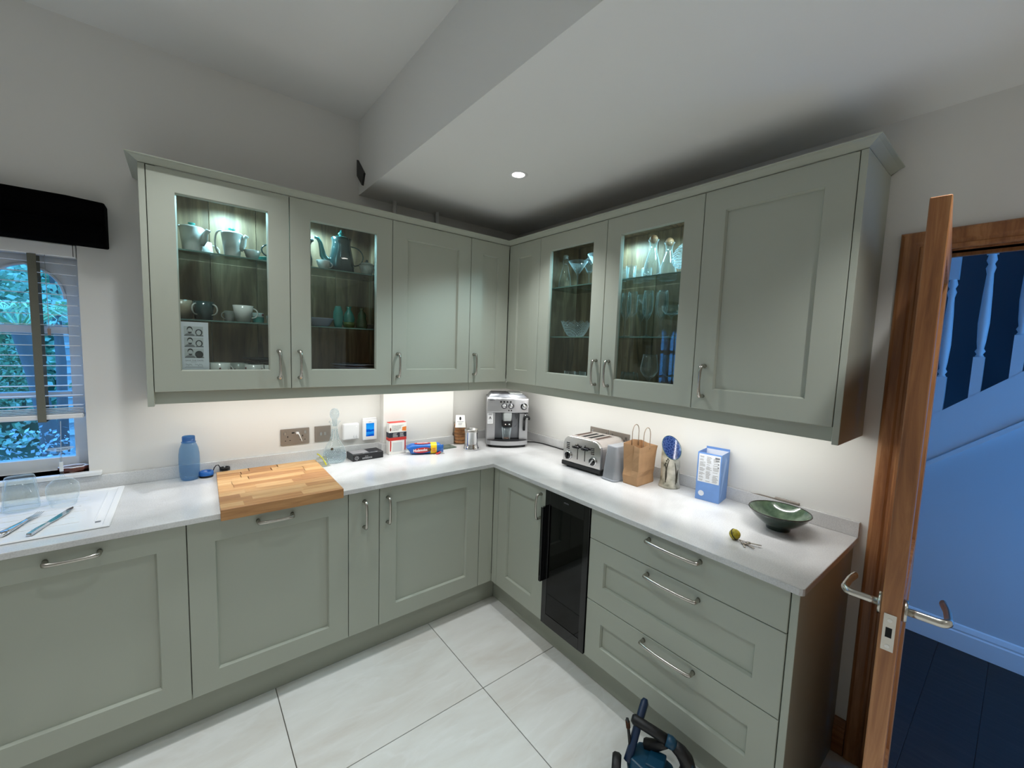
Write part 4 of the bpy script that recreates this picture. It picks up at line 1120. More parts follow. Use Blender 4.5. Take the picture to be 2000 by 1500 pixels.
m = MB(); m.tube([(.052, -.004, .138), (.062, -.010, .152), (.070, -.006, .165)], .0014, 6); m.build('spout_wire', 'dial_ring', cm)
# mains lead
cd = MB(); cd.tube([(-.145, -.270, 1.035), (-.118, -.285, 1.02), (-.103, -.295, .99), (-.100, -.30, .955), (-.108, -.298, .925), (-.125, -.29, .912), (-.09, -.30, .909), (-.05, -.33, .9085), (-.026, -.40, .9085), (-.0255, -.60, .9085), (-.028, -.75, .9085), (-.03, -.86, .909), (-.032, -.90, .92), (-.03, -.91, .97), (-.02, -.91, 1.03)], .0036, 8)
single(cd, 'mains_lead', 'black_rubber', 'black mains lead running along the upstand from coffee machine to socket', 'cable')

# --- toaster
mat('toaster_steel', (206, 204, 202), .2, metal=1.0); mat('toaster_top', (214, 206, 202), .3, metal=.75); mat('toaster_in', (70, 44, 34), .6)
ts = thing('toaster', 'four-slot brushed steel toaster with black base', 'toaster', (-.290, -.862, ZT), -1.503)
TWd, TH, TD = .268, .186, .235
def tprof(w, h, r, z0=.032, n=7):
    p = [(0, z0), (w, z0)]
    for k in range(n + 1): a = k / n * PI / 2; p.append((w - r + r * math.cos(a) * 1.0, h - r + r * math.sin(a)))
    for k in range(n + 1): a = PI / 2 + k / n * PI / 2; p.append((r + r * math.cos(a), h - r + r * math.sin(a)))
    return p
m = MB(); pr_ = tprof(TWd, TH, .055)
m.loft([[(x, y, z) for x, z in pr_] for y in (.018, TD - .016)], smooth=False)
shell = m.build('shell', 'toaster_top', ts)
m = MB(); pi_ = [(x * .985 + TWd * .0075, .032 + (z - .032) * .985) for x, z in pr_]
m.loft([[(x, y, z) for x, z in q] for q, y in ((pi_, .0), (pr_, .004), (pr_, .019))], smooth=False); m.build('front_panel', 'toaster_steel', ts)
m = MB(); m.loft([[(x, y, z) for x, z in q] for q, y in ((pr_, TD - .0165), (pr_, TD - .004), (pi_, TD))]); m.build('rear_panel', 'toaster_steel', ts)
m = MB(); m.rbox(-.006, TWd + .006, -.006, TD + .004, .008, .034, .004); m.build('base', 'black_plastic', ts)
for x in (.03, TWd - .03):
    for y in (.02, TD - .03): MB().cyl((x, y, 0), (x, y, .009), .011, 14).build('foot', 'black_rubber', ts)
for k in range(4):
    x = .052 + .0455 * k
    m = MB(); m.box(x, x + .025, .045, TD - .045, TH - .0008, TH + .0006); m.build('slot', 'toaster_in' if k % 3 == 0 else 'dark_gap', ts)
    m = MB(); m.box(x - .004, x, .041, TD - .041, TH - .001, TH + .0016); m.box(x + .025, x + .029, .041, TD - .041, TH - .001, TH + .0016); m.build('slot_rim', 'toaster_steel', ts)
for x in (.108, .160): MB().box(x - .0022, x + .0022, -.0008, .001, .058, .150).build('lever_slot', 'dark_gap', ts)
for x in (.102, .166):
    m = MB(); m.lathe([(.0001, 0), (.024, 0), (.027, .006), (.024, .013), (.0001, .014)], seg=24, sy=.42); m.xform(Matrix.Translation((x, -.013, .125))); m.build('lever', 'black_gloss', ts)
for x in (.042, .218):
    k_ = MB().lathe([(.024, .0), (.026, .004), (.024, .010), (.020, .011), (.020, 0)], seg=30, cap=False).xform(Matrix.Translation((x, 0, .070)) @ Matrix.Rotation(PI / 2, 4, 'X')).build('dial_bezel', 'chrome', ts)
    MB().lathe([(.020, .0), (.0195, .013), (.0001, .014)], seg=28).xform(Matrix.Translation((x, 0, .070)) @ Matrix.Rotation(PI / 2, 4, 'X')).build('dial', 'black_gloss', ts)
    b = MB(); b.box(-.004, .004, -.020, -.012, -.018, .018); b.xform(Matrix.Translation((x, 0, .070)) @ Matrix.Rotation(.0 if x < .1 else .6, 4, 'Y')); b.build('dial_grip', 'chrome' if x > .1 else 'black_gloss', ts)
    for q in range(4):
        b = MB(); b.rbox(x - .013 + .009, x - .004 + .009, -.003, .001, .108 + .0105 * q, .114 + .0105 * q, .001); b.build('button', 'black_plastic', ts)
        b = MB(); b.rbox(x - .020 + .004, x - .007, -.003, .001, .109 + .0105 * q, .114 + .0105 * q, .001); b.build('button_mark', 'black_plastic', ts)

# --- upturned clear plastic tub
glass('frosted_tub', (236, 238, 240), body=.30, body_col=(226, 228, 232), rough=.2)
tb = thing('plastic_tub', 'upturned translucent plastic tub between toaster and paper bag', 'tub', (-.185, -1.202, ZT), -.03)
def rrect(a, b, r, z, n=4):
    pts = []
    for cx, cy, a0 in ((a - r, b - r, 0), (-a + r, b - r, PI / 2), (-a + r, -b + r, PI), (a - r, -b + r, 3 * PI / 2)):
        for k in range(n + 1): t = a0 + k / n * PI / 2; pts.append((cx + r * math.cos(t), cy + r * math.sin(t), z))
    return pts
m = MB(); m.loft([rrect(.110, .047, .018, .0005), rrect(.110, .047, .018, .008), rrect(.106, .045, .018, .010), rrect(.088, .034, .014, .178), rrect(.084, .030, .012, .183)], smooth=False, cap=False)
n_ = len(rrect(.1, .1, .01, 0)); m.f.append(tuple(range(4 * n_, 5 * n_))); m.sm.append(False); m.mi.append(0)
solid(m.build('tub_wall', 'frosted_tub', tb), .0012)
m = MB(); m.tube([p[:2] + (.006,) for p in rrect(.111, .0482, .018, 0)], .0028, 6, closed=True); m.build('rim', 'frosted_tub', tb)
m = MB(); m.tube([p[:2] + (.181,) for p in rrect(.0865, .0325, .013, 0)], .0018, 6, closed=True); m.build('step', 'frosted_tub', tb)

# --- brown paper bag
mat('kraft', (176, 138, 100), .8, bump=.35, bump_scale=35, var=.10, var_scale=14); mat('kraft_cord', (132, 112, 92), .7)
pb = thing('paper_bag', 'brown kraft paper carrier bag with two twisted handles', 'bag', (-.2475, -1.3520, ZT), .03)
# local x along the wide side, local y across the gusset
def bagsec(z, a0, a1, b0, b1, crease, cx=0, dent=0):
    return [(a0, b0, z), ((a0 + a1) / 2 + cx, b0 - dent, z), (a1, b0, z), (a1 - crease, (b0 + b1) / 2, z), (a1, b1, z), ((a0 + a1) / 2, b1 + dent, z), (a0, b1, z), (a0 + crease, (b0 + b1) / 2, z)]
secs = [bagsec(.0008, 0, .150, 0, .083, 0), bagsec(.006, -.001, .151, -.001, .084, 0), bagsec(.045, -.004, .148, .002, .088, .004, .01, -.004), bagsec(.075, .000, .150, -.002, .086, .008, -.01, .004), bagsec(.12, -.002, .154, -.002, .088, .014, 0, .002), bagsec(.17, -.005, .158, -.004, .088, .02, 0, -.003)]
top = bagsec(.207, -.008, .163, -.006, .090, .022, 0, .0)
zt_ = (.203, .207, .196, .205, .208, .222, .214, .205)
secs.append([(p[0], p[1], zt_[k]) for k, p in enumerate(top)])
m = MB(); m.loft(secs, smooth=False, cap=False); m.f.append(tuple(range(7, -1, -1))); m.sm.append(False); m.mi.append(0)
solid(m.build('paper', 'kraft', pb), .0006)
for yy, xx in ((-.003, .03), (.084, .06)):
    pts = [(xx, yy, .185), (xx, yy, .215)]
    for k in range(9): a = PI - k / 8 * PI; pts.append((xx + .030 + .030 * math.cos(a), yy, .262 + .040 * math.sin(a)))
    pts += [(xx + .06, yy, .215), (xx + .06, yy, .185)]
    m = MB(); m.tube(pts, .0019, 7); m.build('handle', 'kraft_cord', pb)

# --- slant-cut vase
def vase_mat():
    m, nt, b = new_mat('vase_glaze')
    tc = nt.nodes.new('ShaderNodeTexCoord'); n = nt.nodes.new('ShaderNodeTexNoise'); n.inputs['Scale'].default_value = 22; n.inputs['Detail'].default_value = 5
    nt.links.new(tc.outputs['Object'], n.inputs['Vector'])
    r = nt.nodes.new('ShaderNodeValToRGB'); e = r.color_ramp.elements
    e[0].position = .3; e[0].color = lin((110, 108, 92)); e[1].position = .62; e[1].color = lin((206, 200, 184))
    q = e.new(.45); q.color = lin((176, 172, 154))
    nt.links.new(n.outputs['Fac'], r.inputs['Fac']); nt.links.new(r.outputs['Color'], b.inputs['Base Color']); b.inputs['Roughness'].default_value = .3
    m, nt, b = new_mat('vase_inside')
    tc = nt.nodes.new('ShaderNodeTexCoord'); v = nt.nodes.new('ShaderNodeTexVoronoi'); v.feature = 'DISTANCE_TO_EDGE'; v.inputs['Scale'].default_value = 60
    nt.links.new(tc.outputs['Object'], v.inputs['Vector'])
    r = nt.nodes.new('ShaderNodeValToRGB'); e = r.color_ramp.elements
    e[0].position = .0; e[0].color = lin((86, 112, 166)); e[1].position = .10; e[1].color = lin((34, 58, 112))
    nt.links.new(v.outputs['Distance'], r.inputs['Fac']); nt.links.new(r.outputs['Color'], b.inputs['Base Color']); b.inputs['Roughness'].default_value = .15
vase_mat(); mat('vase_line', (58, 54, 40), .4); mat('vase_rim', (60, 96, 100), .3)
vs = thing('vase', 'grey stoneware vase with slanted rim and blue inside', 'vase', (-.090, -1.436, ZT))
view = math.atan2(-2.55 + 1.432, -2.045 + .118)
def rimz(a): 
    d = math.cos(a - view - .35)
    return .205 - .050 * d if d < .4 else .205 - .020 - (d - .4) * .055
N = 40; m = MB(); v = []; f = []
lev = [(.0535, 0), (.052, .008), (.0465, .03), (.0455, .07), (.0465, .11)]
for r, z in lev: v += [(r * math.cos(2 * PI * k / N), r * math.sin(2 * PI * k / N), z + .0005) for k in range(N)]
for t in (.5, 1.0):
    v += [(.047 * math.cos(2 * PI * k / N), .047 * math.sin(2 * PI * k / N), .11 + (rimz(2 * PI * k / N) - .11) * t) for k in range(N)]
R_ = len(lev) + 2
for i in range(R_ - 1):
    for k in range(N): k2 = (k + 1) % N; f.append((i * N + k, i * N + k2, (i + 1) * N + k2, (i + 1) * N + k))
m.add(v, f, True); m.f.append(tuple(range(N - 1, -1, -1))); m.sm.append(False); m.mi.append(0); m.build('body', 'vase_glaze', vs)
m = MB(); v = []; f = []
for r, fn in ((.0465, lambda a: rimz(a)), (.0425, lambda a: rimz(a) - .002), (.042, lambda a: .03), (.0001, lambda a: .028)):
    v += [(r * math.cos(2 * PI * k / N), r * math.sin(2 * PI * k / N), fn(2 * PI * k / N)) for k in range(N)]
for i in range(3):
    for k in range(N): k2 = (k + 1) % N; f.append((i * N + k, i * N + k2, (i + 1) * N + k2, (i + 1) * N + k))
m.add(v, f, True); m.build('inside', 'vase_inside', vs)
m = MB(); m.tube([(.0468 * math.cos(2 * PI * k / N), .0468 * math.sin(2 * PI * k / N), rimz(2 * PI * k / N)) for k in range(N)], .0017, 6, closed=True); m.build('rim', 'vase_rim', vs)
for k, (da, za, zb_, bend) in enumerate(((.45, .135, .02, .25), (-.15, .150, .03, -.3), (-.55, .125, .04, .2), (.9, .10, .03, -.1))):
    pts = []; 
    for q in range(9):
        t = q / 8; a = view + da + bend * math.sin(t * 2.2); z = za + (zb_ - za) * t
        r = .0472 if z > .03 else .0475
        pts.append((r * math.cos(a), r * math.sin(a), z))
    m = MB(); m.tube(pts, [.0014 + .0016 * math.sin(PI * q / 8) for q in range(9)], 6); m.build('painted_stem', 'vase_line', vs)
for da, z in ((-.5, .128), (-.62, .118), (-.42, .142), (-.3, .152)):
    a = view + da; MB().sphere((.0465 * math.cos(a), .0465 * math.sin(a), z), .0045, 10, 6).build('painted_bud', 'vase_line', vs)

# --- blue open carton
mat('carton_blue', (112, 152, 212), .5, var=.12, var_scale=9); mat('carton_white', (232, 234, 238), .6); mat('carton_inner', (225, 228, 235), .7)
bc = thing('blue_carton', 'open blue carton with white text panel near the vase', 'box', (-.146, -1.604, ZT), -1.425)
cw_, cd_, chh = .106, .118, .228
t_ = .0015
for nm, args in (('front_side', (0, cw_, 0, t_)), ('rear_side', (0, cw_, cd_ - t_, cd_)), ('left_side', (0, t_, t_, cd_ - t_)), ('right_side', (cw_ - t_, cw_, t_, cd_ - t_))):
    MB().box(*args, .0005, chh if nm != 'rear_side' else chh + .010).build(nm, 'carton_blue', bc)
MB().box(t_, cw_ - t_, t_, cd_ - t_, .002, .06).build('inner_tray', 'carton_inner', bc)
for a in ((.0016, cw_ - .0016, t_ + .0001, t_ + .0006), (.0016, cw_ - .0016, cd_ - t_ - .0006, cd_ - t_ - .0001)): MB().box(*a, .06, chh - .001).build('lining', 'carton_inner', bc)
tp = MB().box(.006, .101, -.0006, .0, .088, .221).build('text_panel', 'carton_white', bc)
m = MB(); rs = random.Random(8)
for c_ in range(3):
    x0 = .010 + .030 * c_
    for k in range(26):
        if rs.random() < .8: m.box(x0 + rs.random() * .003, x0 + rs.uniform(.016, .027), -.0009, -.0005, .094 + .0046 * k, .0964 + .0046 * k)
m.build('panel_print', 'print_grey', tp)['kind'] = 'stuff'
m = MB(); m.box(.080, .098, -.0011, -.0005, .196, .2); m.box(.078, .098, -.0011, -.0005, .205, .214); m.build('barcode', 'grey_print', tp)
for zz in (.165, .180): MB().box(.091, .096, -.0011, -.0005, zz, zz + .006).build('hazard_symbol', 'grey_print', tp)
MB().cyl((.026, .0008, .033), (.026, -.0006, .033), .013, 24).build('thumb_hole', 'carton_inner', bc)
mat('carton_print', (150, 182, 230), .5)
m = MB(); m.prism([(.02, .02), (.05, .10), (.085, .19), (.06, .21), (.03, .12)], 'x', cw_, cw_ + .0004); m.build('side_pattern', 'carton_print', bc)

# --- knife on the upstand
kn = thing('knife', 'steel knife lying along the top of the upstand', 'knife', (-.0105, -1.895, ZU))
m = MB(); m.prism([(.098, 0), (-.002, -.0), (-.002, .0065), (.06, .006)], 'x', -.0035, -.0015); m.build('blade', 'steel_plate', kn)
MB().rbox(-.0075, .0035, -.095, -.001, .0003, .0115, .0015).build('handle', 'steel_plate', kn)

# --- green bowl
def bowl_mat():
    m, nt, b = new_mat('celadon')
    tc = nt.nodes.new('ShaderNodeTexCoord'); n = nt.nodes.new('ShaderNodeTexNoise'); n.inputs['Scale'].default_value = 30; n.inputs['Detail'].default_value = 6
    nt.links.new(tc.outputs['Object'], n.inputs['Vector'])
    r = nt.nodes.new('ShaderNodeValToRGB'); e = r.color_ramp.elements
    e[0].position = .35; e[0].color = lin((62, 84, 66)); e[1].position = .7; e[1].color = lin((104, 124, 100))
    nt.links.new(n.outputs['Fac'], r.inputs['Fac']); nt.links.new(r.outputs['Color'], b.inputs['Base Color']); b.inputs['Roughness'].default_value = .1; b.inputs['Coat Weight'].default_value = .6
bowl_mat(); mat('celadon_dark', (40, 58, 48), .15, coat=.5); mat('celadon_rim', (44, 40, 34), .3)
bw = thing('bowl', 'green glazed stoneware bowl near the end of the worktop', 'bowl', (-.190, -1.974, ZT))
MB().lathe([(.0001, .004), (.036, .004), (.037, .0005), (.042, .0005), (.043, .012), (.058, .022), (.078, .038), (.096, .056), (.1085, .0745)], seg=56, cap=False).build('outer_wall', 'celadon_dark', bw)
MB().lathe([(.0001, .014), (.03, .015), (.05, .021), (.074, .038), (.093, .056), (.1055, .0745)], seg=56, cap=False).build('inner_wall', 'celadon', bw)
MB().tube([(.107 * math.cos(2 * PI * k / 56), .107 * math.sin(2 * PI * k / 56), .0748) for k in range(56)], .0021, 8, closed=True).build('rim', 'celadon_rim', bw)

# --- keys with a ball keyring
mat('ball_yellow', (176, 160, 40), .55, var=.5, var_scale=70); mat('key_steel', (176, 168, 156), .3, metal=1.0)
kr = thing('house_keys', 'bunch of keys with a yellow ball keyring on the worktop', 'keys', (-.440, -1.925, ZT))
MB().sphere((-.004, .010, .0195), .0192, 22, 14).build('ball', 'ball_yellow', kr)
m = MB(); m.tube([(-.004 + .0194 * math.cos(a), .010 + .0194 * math.sin(a) * .5, .0195 + .0194 * math.sin(a) * .86) for a in [k * 2 * PI / 20 for k in range(20)]], .0018, 6, closed=True); m.build('ball_seam', 'black_plastic', kr)
m = MB(); m.tube([(-.012 + .012 * math.cos(a), -.028 + .012 * math.sin(a), .004 + .002 * math.sin(a)) for a in [k * 2 * PI / 18 for k in range(18)]], .0012, 6, closed=True); m.build('split_ring', 'key_steel', kr)
for k in range(3):
    m = MB(); m.tube([(-.008 + .003 * math.cos(a), -.010 - .005 * k + .003 * math.sin(a), .006) for a in [q * PI / 4 for q in range(8)]], .0009, 5, closed=True); m.build('chain_link', 'key_steel', kr)
def key(dx, dy, a, L=.038, zz=.004):
    m = MB(); m.lathe([(.0001, 0), (.009, 0), (.009, .002), (.0001, .002)], (0, 0, 0), 16, sx=.85); m.rbox(.006, L, -.0028, .0028, .0, .002, .0004)
    for q in range(3): m.box(L - .016 + .005 * q, L - .013 + .005 * q, -.0045, -.0027, .0002, .0018)
    m.xform(Matrix.Translation((dx, dy, zz)) @ rz(a)); m.build('key', 'key_steel', kr)
key(-.016, -.034, -1.95); key(-.008, -.040, -1.15, .042, .0065); key(-.018, -.028, -2.6, .03, .0015)
# ------------------------------------------------------------------ crockery in the left glazed cabinet
mat('china_white', (214, 214, 210), .2); mat('china_grey', (176, 174, 168), .25); mat('china_teal', (36, 150, 140), .2); mat('china_dark', (44, 66, 66), .14, coat=.5, var=.25, var_scale=25)
mat('china_teal_dark', (40, 92, 88), .14, coat=.5); mat('china_beige', (150, 138, 118), .3); mat('glaze_aqua', (60, 140, 132), .15, coat=.4, var=.2, var_scale=20); mat('glaze_green', (54, 84, 64), .2, coat=.3, var=.3, var_scale=30); mat('berry', (120, 30, 34), .4); mat('plate_dark', (70, 80, 78), .2); mat('plate_blue', (150, 152, 170), .15); mat('vase_foot', (86, 108, 60), .25)
S1, S2, S0 = 1.9625, 1.6685, ZW0 + .0185
def cup_profile(r0, r1, h, t=.003, foot=.8):
    return [(.0001, .0006), (r0 * foot, .0006), (r0, .004), (r0 + (r1 - r0) * .5, h * .5), (r1, h), (r1 - t, h), (r0 + (r1 - r0) * .5 - t, h * .5), (r0 - t, .008), (.0001, .007)]
def loop(r, h0, h1, out, ang, n=9, rad=.004, flat=.8):
    """ear-shaped handle on the side at angle ang"""
    c, s = math.cos(ang), math.sin(ang); pts = []
    for k in range(n):
        t = k / (n - 1); a = PI / 2 - t * PI
        o = r - .003 + out * math.cos(a) ** .8 if math.cos(a) > 0 else r - .003
        z = (h0 + h1) / 2 + (h1 - h0) / 2 * math.sin(a)
        pts.append((o * c, o * s, z))
    m = MB(); m.tube(pts, rad, 8, flat=flat, up=(-s, c, 0)); return m
def cup(name, label, loc, r0, r1, h, m, ang=None, hr=.0035, hm=None, cat='cup', group='cups in the crockery cabinet', out=.02, extra=None):
    t = thing(name, label, cat, loc, 0, group)
    MB().lathe(cup_profile(r0, r1, h), seg=30, cap=False).build('bowl', m, t)
    angs = ang if isinstance(ang, (list, tuple)) else ([ang] if ang is not None else [])
    for a in angs: loop((r0 + r1) / 2, h * .28, h * .86, out, a, rad=hr).build('handle', hm or m, t)
    return t
def teapot(name, label, loc, r0, r1, h, m, knob, spout_ang, hand_ang, big_handle=True):
    t = thing(name, label, 'teapot', loc, 0, 'pots in the crockery cabinet')
    MB().lathe([(.0001, .0006), (r0, .0006), (r0 + .002, .004), ((r0 + r1) / 2, h * .5), (r1, h), (r1 - .003, h), ((r0 + r1) / 2 - .003, h * .5), (r0 - .003, .006), (.0001, .006)], seg=34, cap=False).build('body', m, t)
    MB().lathe([(r1 - .001, h + .0002), (r1 - .004, h + .004), (r1 * .5, h + .009), (.0001, h + .011)], seg=34, cap=False).build('lid', m, t)
    MB().lathe([(.004, h + .009), (.005, h + .013), (.014, h + .018), (.013, h + .022), (.0001, h + .024)], seg=20, cap=False).build('knob', knob, t)
    c, s = math.cos(spout_ang), math.sin(spout_ang)
    P = [(o * c, o * s, z) for o, z in ((r0 * .9, h * .42), (r1 * 1.0, h * .62), (r1 * 1.10, h * .84), (r1 * 1.28, h * .96), (r1 * 1.52, h * .93))]
    MB().tube(P, [.018, .014, .011, .009, .0035], 10).build('spout', m, t)
    loop(r1 * .97, h * .08, h * 1.06, r1 * .62, hand_ang, 13, .0048).build('handle', m, t)
    return t
YS = -.165
teapot('teapot', 'larger white teapot with teal lid knob on the top shelf', (-1.999, YS, S1), .033, .047, .112, 'china_white', 'china_teal', -.35, PI - .3)
teapot('coffee_pot', 'white coffee pot with big loop handle and teal knob on the top shelf', (-1.850, YS, S1), .029, .044, .116, 'china_white', 'china_teal', -.25, PI + .15)
cup('tea_bowl', 'small plain grey tea bowl right of the white coffee pot', (-1.771, -.170, S1), .020, .036, .050, 'china_grey', cat='bowl', group='bowls in the crockery cabinet')
t = thing('creamer', 'pale jug behind the two white pots on the top shelf', 'jug', (-1.945, -.075, S1), 0, 'pots in the crockery cabinet')
MB().lathe(cup_profile(.03, .022, .075), seg=26, cap=False).build('body', 'china_white', t); loop(.024, .012, .064, .03, -.1, rad=.003).build('handle', 'china_white', t)
ORD = ('bottom', 'second', 'third', 'fourth', 'fifth', 'sixth', 'seventh')
for k in range(4):
    single(MB().lathe([(.0001, 0), (.03, 0), (.06, .006), (.061, .008), (.03, .003), (.0001, .003)], seg=34), 'saucer', 'china_teal', ORD[k] + ' teal saucer from below in the small stack behind the tea bowl', 'saucer', (-1.690, -.095, S1 + .0005 + .0085 * k), group='teal saucers')
# dark jug spanning the gap between the two doors
t = thing('dark_jug', 'dark teal jug with thin handle behind the cabinet stiles', 'jug', (-1.560, -.165, S1), 0, 'pots in the crockery cabinet')
MB().lathe([(.0001, .0006), (.045, .0006), (.056, .02), (.058, .05), (.050, .09), (.040, .12), (.043, .145), (.050, .158), (.048, .158), (.040, .143), (.037, .12), (.046, .09), (.0001, .02)], seg=34, cap=False).build('body', 'china_dark', t)
loop(.058, .02, .105, .118, PI + .05, 13, .0048).build('handle', 'china_dark', t)
m = MB(); m.tube([(.038, 0, .138), (.050, 0, .150), (.064, 0, .150)], [.018, .013, .006], 10, flat=.7); m.build('lip', 'china_dark', t)
# big green coffee pot
t = thing('coffee_pot', 'tall dark green coffee pot with pointed lid finial', 'coffee pot', (-1.357, YS, S1), 0, 'pots in the crockery cabinet')
MB().lathe([(.0001, .0006), (.060, .0006), (.0665, .01), (.068, .035), (.063, .075), (.054, .115), (.048, .145), (.047, .165), (.052, .184), (.050, .184), (.0001, .18)], seg=40, cap=False).build('body', 'china_dark', t)
MB().lathe([(.050, .1845), (.040, .190), (.012, .194), (.006, .198), (.017, .206), (.018, .209), (.010, .218), (.003, .230), (.0001, .233)], seg=30, cap=False).build('lid', 'china_teal_dark', t)
m = MB(); m.tube([(-.050, 0, .052), (-.078, 0, .060), (-.094, 0, .082), (-.100, 0, .115), (-.106, 0, .145), (-.118, 0, .165), (-.134, 0, .170)], [.020, .020, .017, .013, .0105, .009, .007], 12); m.build('spout', 'china_teal_dark', t)
loop(.053, .048, .150, .066, -.05, 13, .0042).build('handle', 'china_dark', t)
cup('tea_cup', 'small white tea cup with round handle in front of the green pot', (-1.462, -.215, S1), .020, .034, .045, 'china_white', -.25, .0032, out=.02)
t = cup('sugar_bowl', 'ribbed white lidded bowl right of the green pot', (-1.232, -.205, S1), .022, .036, .056, 'china_white', -.6, .003, cat='bowl', group='bowls in the crockery cabinet')
MB().lathe([(.041, .0565), (.030, .066), (.010, .071), (.0001, .072)], seg=30, cap=False).build('lid', 'china_white', t); MB().sphere((0, 0, .078), .007, 12, 8, 1.3).build('knob', 'china_dark', t)
m = MB()
for k in range(34):
    a = 2 * PI * k / 34; m.tube([(.0268 * math.cos(a), .0268 * math.sin(a), .006), (.0335 * math.cos(a), .0335 * math.sin(a), .028), (.0403 * math.cos(a), .0403 * math.sin(a), .054)], .0009, 5)
m.build('ribs', 'china_white', t)['kind'] = 'stuff'
cup('tea_cup', 'white tea cup at the right end of the top shelf', (-1.196, -.110, S1), .018, .026, .046, 'china_white', -.5, .003)
# middle shelf, left door
cup('mug', 'wide beige mug at the left end of the middle shelf', (-2.046, -.150, S2), .036, .043, .086, 'china_beige')
cup('soup_mug', 'dark teal mug with two pale handles on the middle shelf', (-1.966, -.175, S2), .034, .041, .085, 'china_dark', (PI + .75, -.55), .0042, 'china_grey', cat='mug', out=.024)
cup('small_mug', 'small patterned mug behind the white cup', (-1.862, -.095, S2), .021, .022, .055, 'china_grey', PI + .5, .0028)
cup('breakfast_cup', 'large white breakfast cup with ear handle on the middle shelf', (-1.813, -.170, S2), .030, .043, .080, 'china_white', -.15, .004, out=.026)
t = cup('mug', 'mint and white mug right of the breakfast cup', (-1.742, -.095, S2), .023, .024, .054, 'china_white'); MB().lathe([(.0245, .006), (.0252, .022), (.0245, .034)], seg=26, cap=False).build('mint_band', 'glaze_aqua', t)
MB().sphere((.018, -.017, .045), .006, 10, 8).build('berry', 'berry', t)
t = thing('glass_pot', 'small clear glass pot at the right of the middle shelf', 'glass', (-1.692, -.150, S2), 0, 'small glasses in the crockery cabinet'); MB().lathe(cup_profile(.020, .022, .04, .002), seg=24, cap=False).build('bowl', 'clear_glass', t)
# bottom of the cabinet
rs = random.Random(12)
def sprig_cup(label, x, y, r, h, ang):
    t = cup('patterned_cup', label, (x, y, S0), r * .86, r, h, 'china_white', ang, .0035, out=.016)
    m = MB()
    for k in range(7):
        a = -PI / 2 + (k - 3) * .42 + rs.uniform(-.1, .1); z = h * rs.uniform(.35, .85)
        rr = r * (.86 + .14 * z / h) + .0002
        m.sphere((rr * math.cos(a), rr * math.sin(a), z), .0038, 8, 5)
    m.build('berry_sprigs', 'berry', t)['kind'] = 'stuff'
    return t
sprig_cup('white cup with holly sprigs right of the photo card', -1.912, -.200, .042, .100, -.25)
sprig_cup('white cup with holly sprigs behind its neighbours on the cabinet floor', -1.832, -.130, .040, .095, PI + .4)
sprig_cup('white cup with holly sprigs in front of the dark plates', -1.776, -.205, .040, .092, -.7)
sprig_cup('white cup with holly sprigs nearest the middle of the cabinet', -1.698, -.205, .036, .090, -.9)
for k in range(6):
    single(MB().lathe([(.0001, 0), (.05, 0), (.088, .012), (.090, .015), (.05, .004), (.0001, .004)], seg=40), 'dark_plate', 'plate_dark', ORD[k] + ' dark plate from below in the tall stack behind the holly cups', 'plate', (-1.728, -.105, S0 + .0005 + .021 * k), group='dark plates')
# right door, middle shelf
t = thing('oval_dish', 'white oval serving dish left of the green vases', 'dish', (-1.487, -.160, S2), 0)
MB().lathe([(.0001, .0006), (.055, .0006), (.07, .010), (.088, .040), (.092, .046), (.088, .046), (.066, .012), (.0001, .006)], seg=40, sy=.7, cap=False).build('dish', 'plate_blue', t)
def vase(label, x, prof, m, foot=None):
    t = thing('bud_vase', label, 'vase', (x, -.175, S2), 0, 'green bud vases'); MB().lathe(prof, seg=30, cap=False).build('body', m, t)
    return t
vase('slim aqua bud vase, left of three', -1.377, [(.0001, .0006), (.017, .0006), (.022, .02), (.026, .055), (.0245, .085), (.017, .108), (.0145, .116), (.012, .116), (.010, .1), (.0001, .09)], 'glaze_aqua')
t = vase('pear-shaped aqua bud vase with narrow neck, middle of three', -1.320, [(.026, .030), (.031, .050), (.027, .072), (.017, .090), (.011, .099), (.0105, .107), (.014, .117), (.012, .117), (.008, .105)], 'glaze_aqua'); MB().lathe([(.0001, .0006), (.024, .0006), (.030, .015), (.033, .032), (.026, .0301)], seg=30, cap=False).build('foot', 'vase_foot', t)
vase('gourd-shaped dark green bud vase, right of three', -1.249, [(.0001, .0006), (.028, .0006), (.031, .018), (.028, .04), (.023, .058), (.0245, .074), (.020, .088), (.010, .098), (.0095, .106), (.013, .114), (.011, .114), (.007, .104)], 'glaze_green')
for k in range(4):
    single(MB().lathe([(.0001, 0), (.02, 0), (.034, .005), (.035, .0065), (.02, .002), (.0001, .002)], seg=28), 'small_saucer', 'china_grey', ORD[k] + ' small grey saucer from below in the stack right of the vases', 'saucer', (-1.183, -.105, S2 + .0005 + .0075 * k), group='small grey saucers')
for k in range(7):
    single(MB().lathe([(.0001, 0), (.075, 0), (.120, .010), (.1225, .013), (.075, .004), (.0001, .004)], seg=48), 'dinner_plate', 'plate_blue', ORD[k] + ' pale blue-grey dinner plate from below in the stack on the cabinet floor', 'plate', (-1.288, -.160, S0 + .0005 + .0135 * k), group='dinner plates')
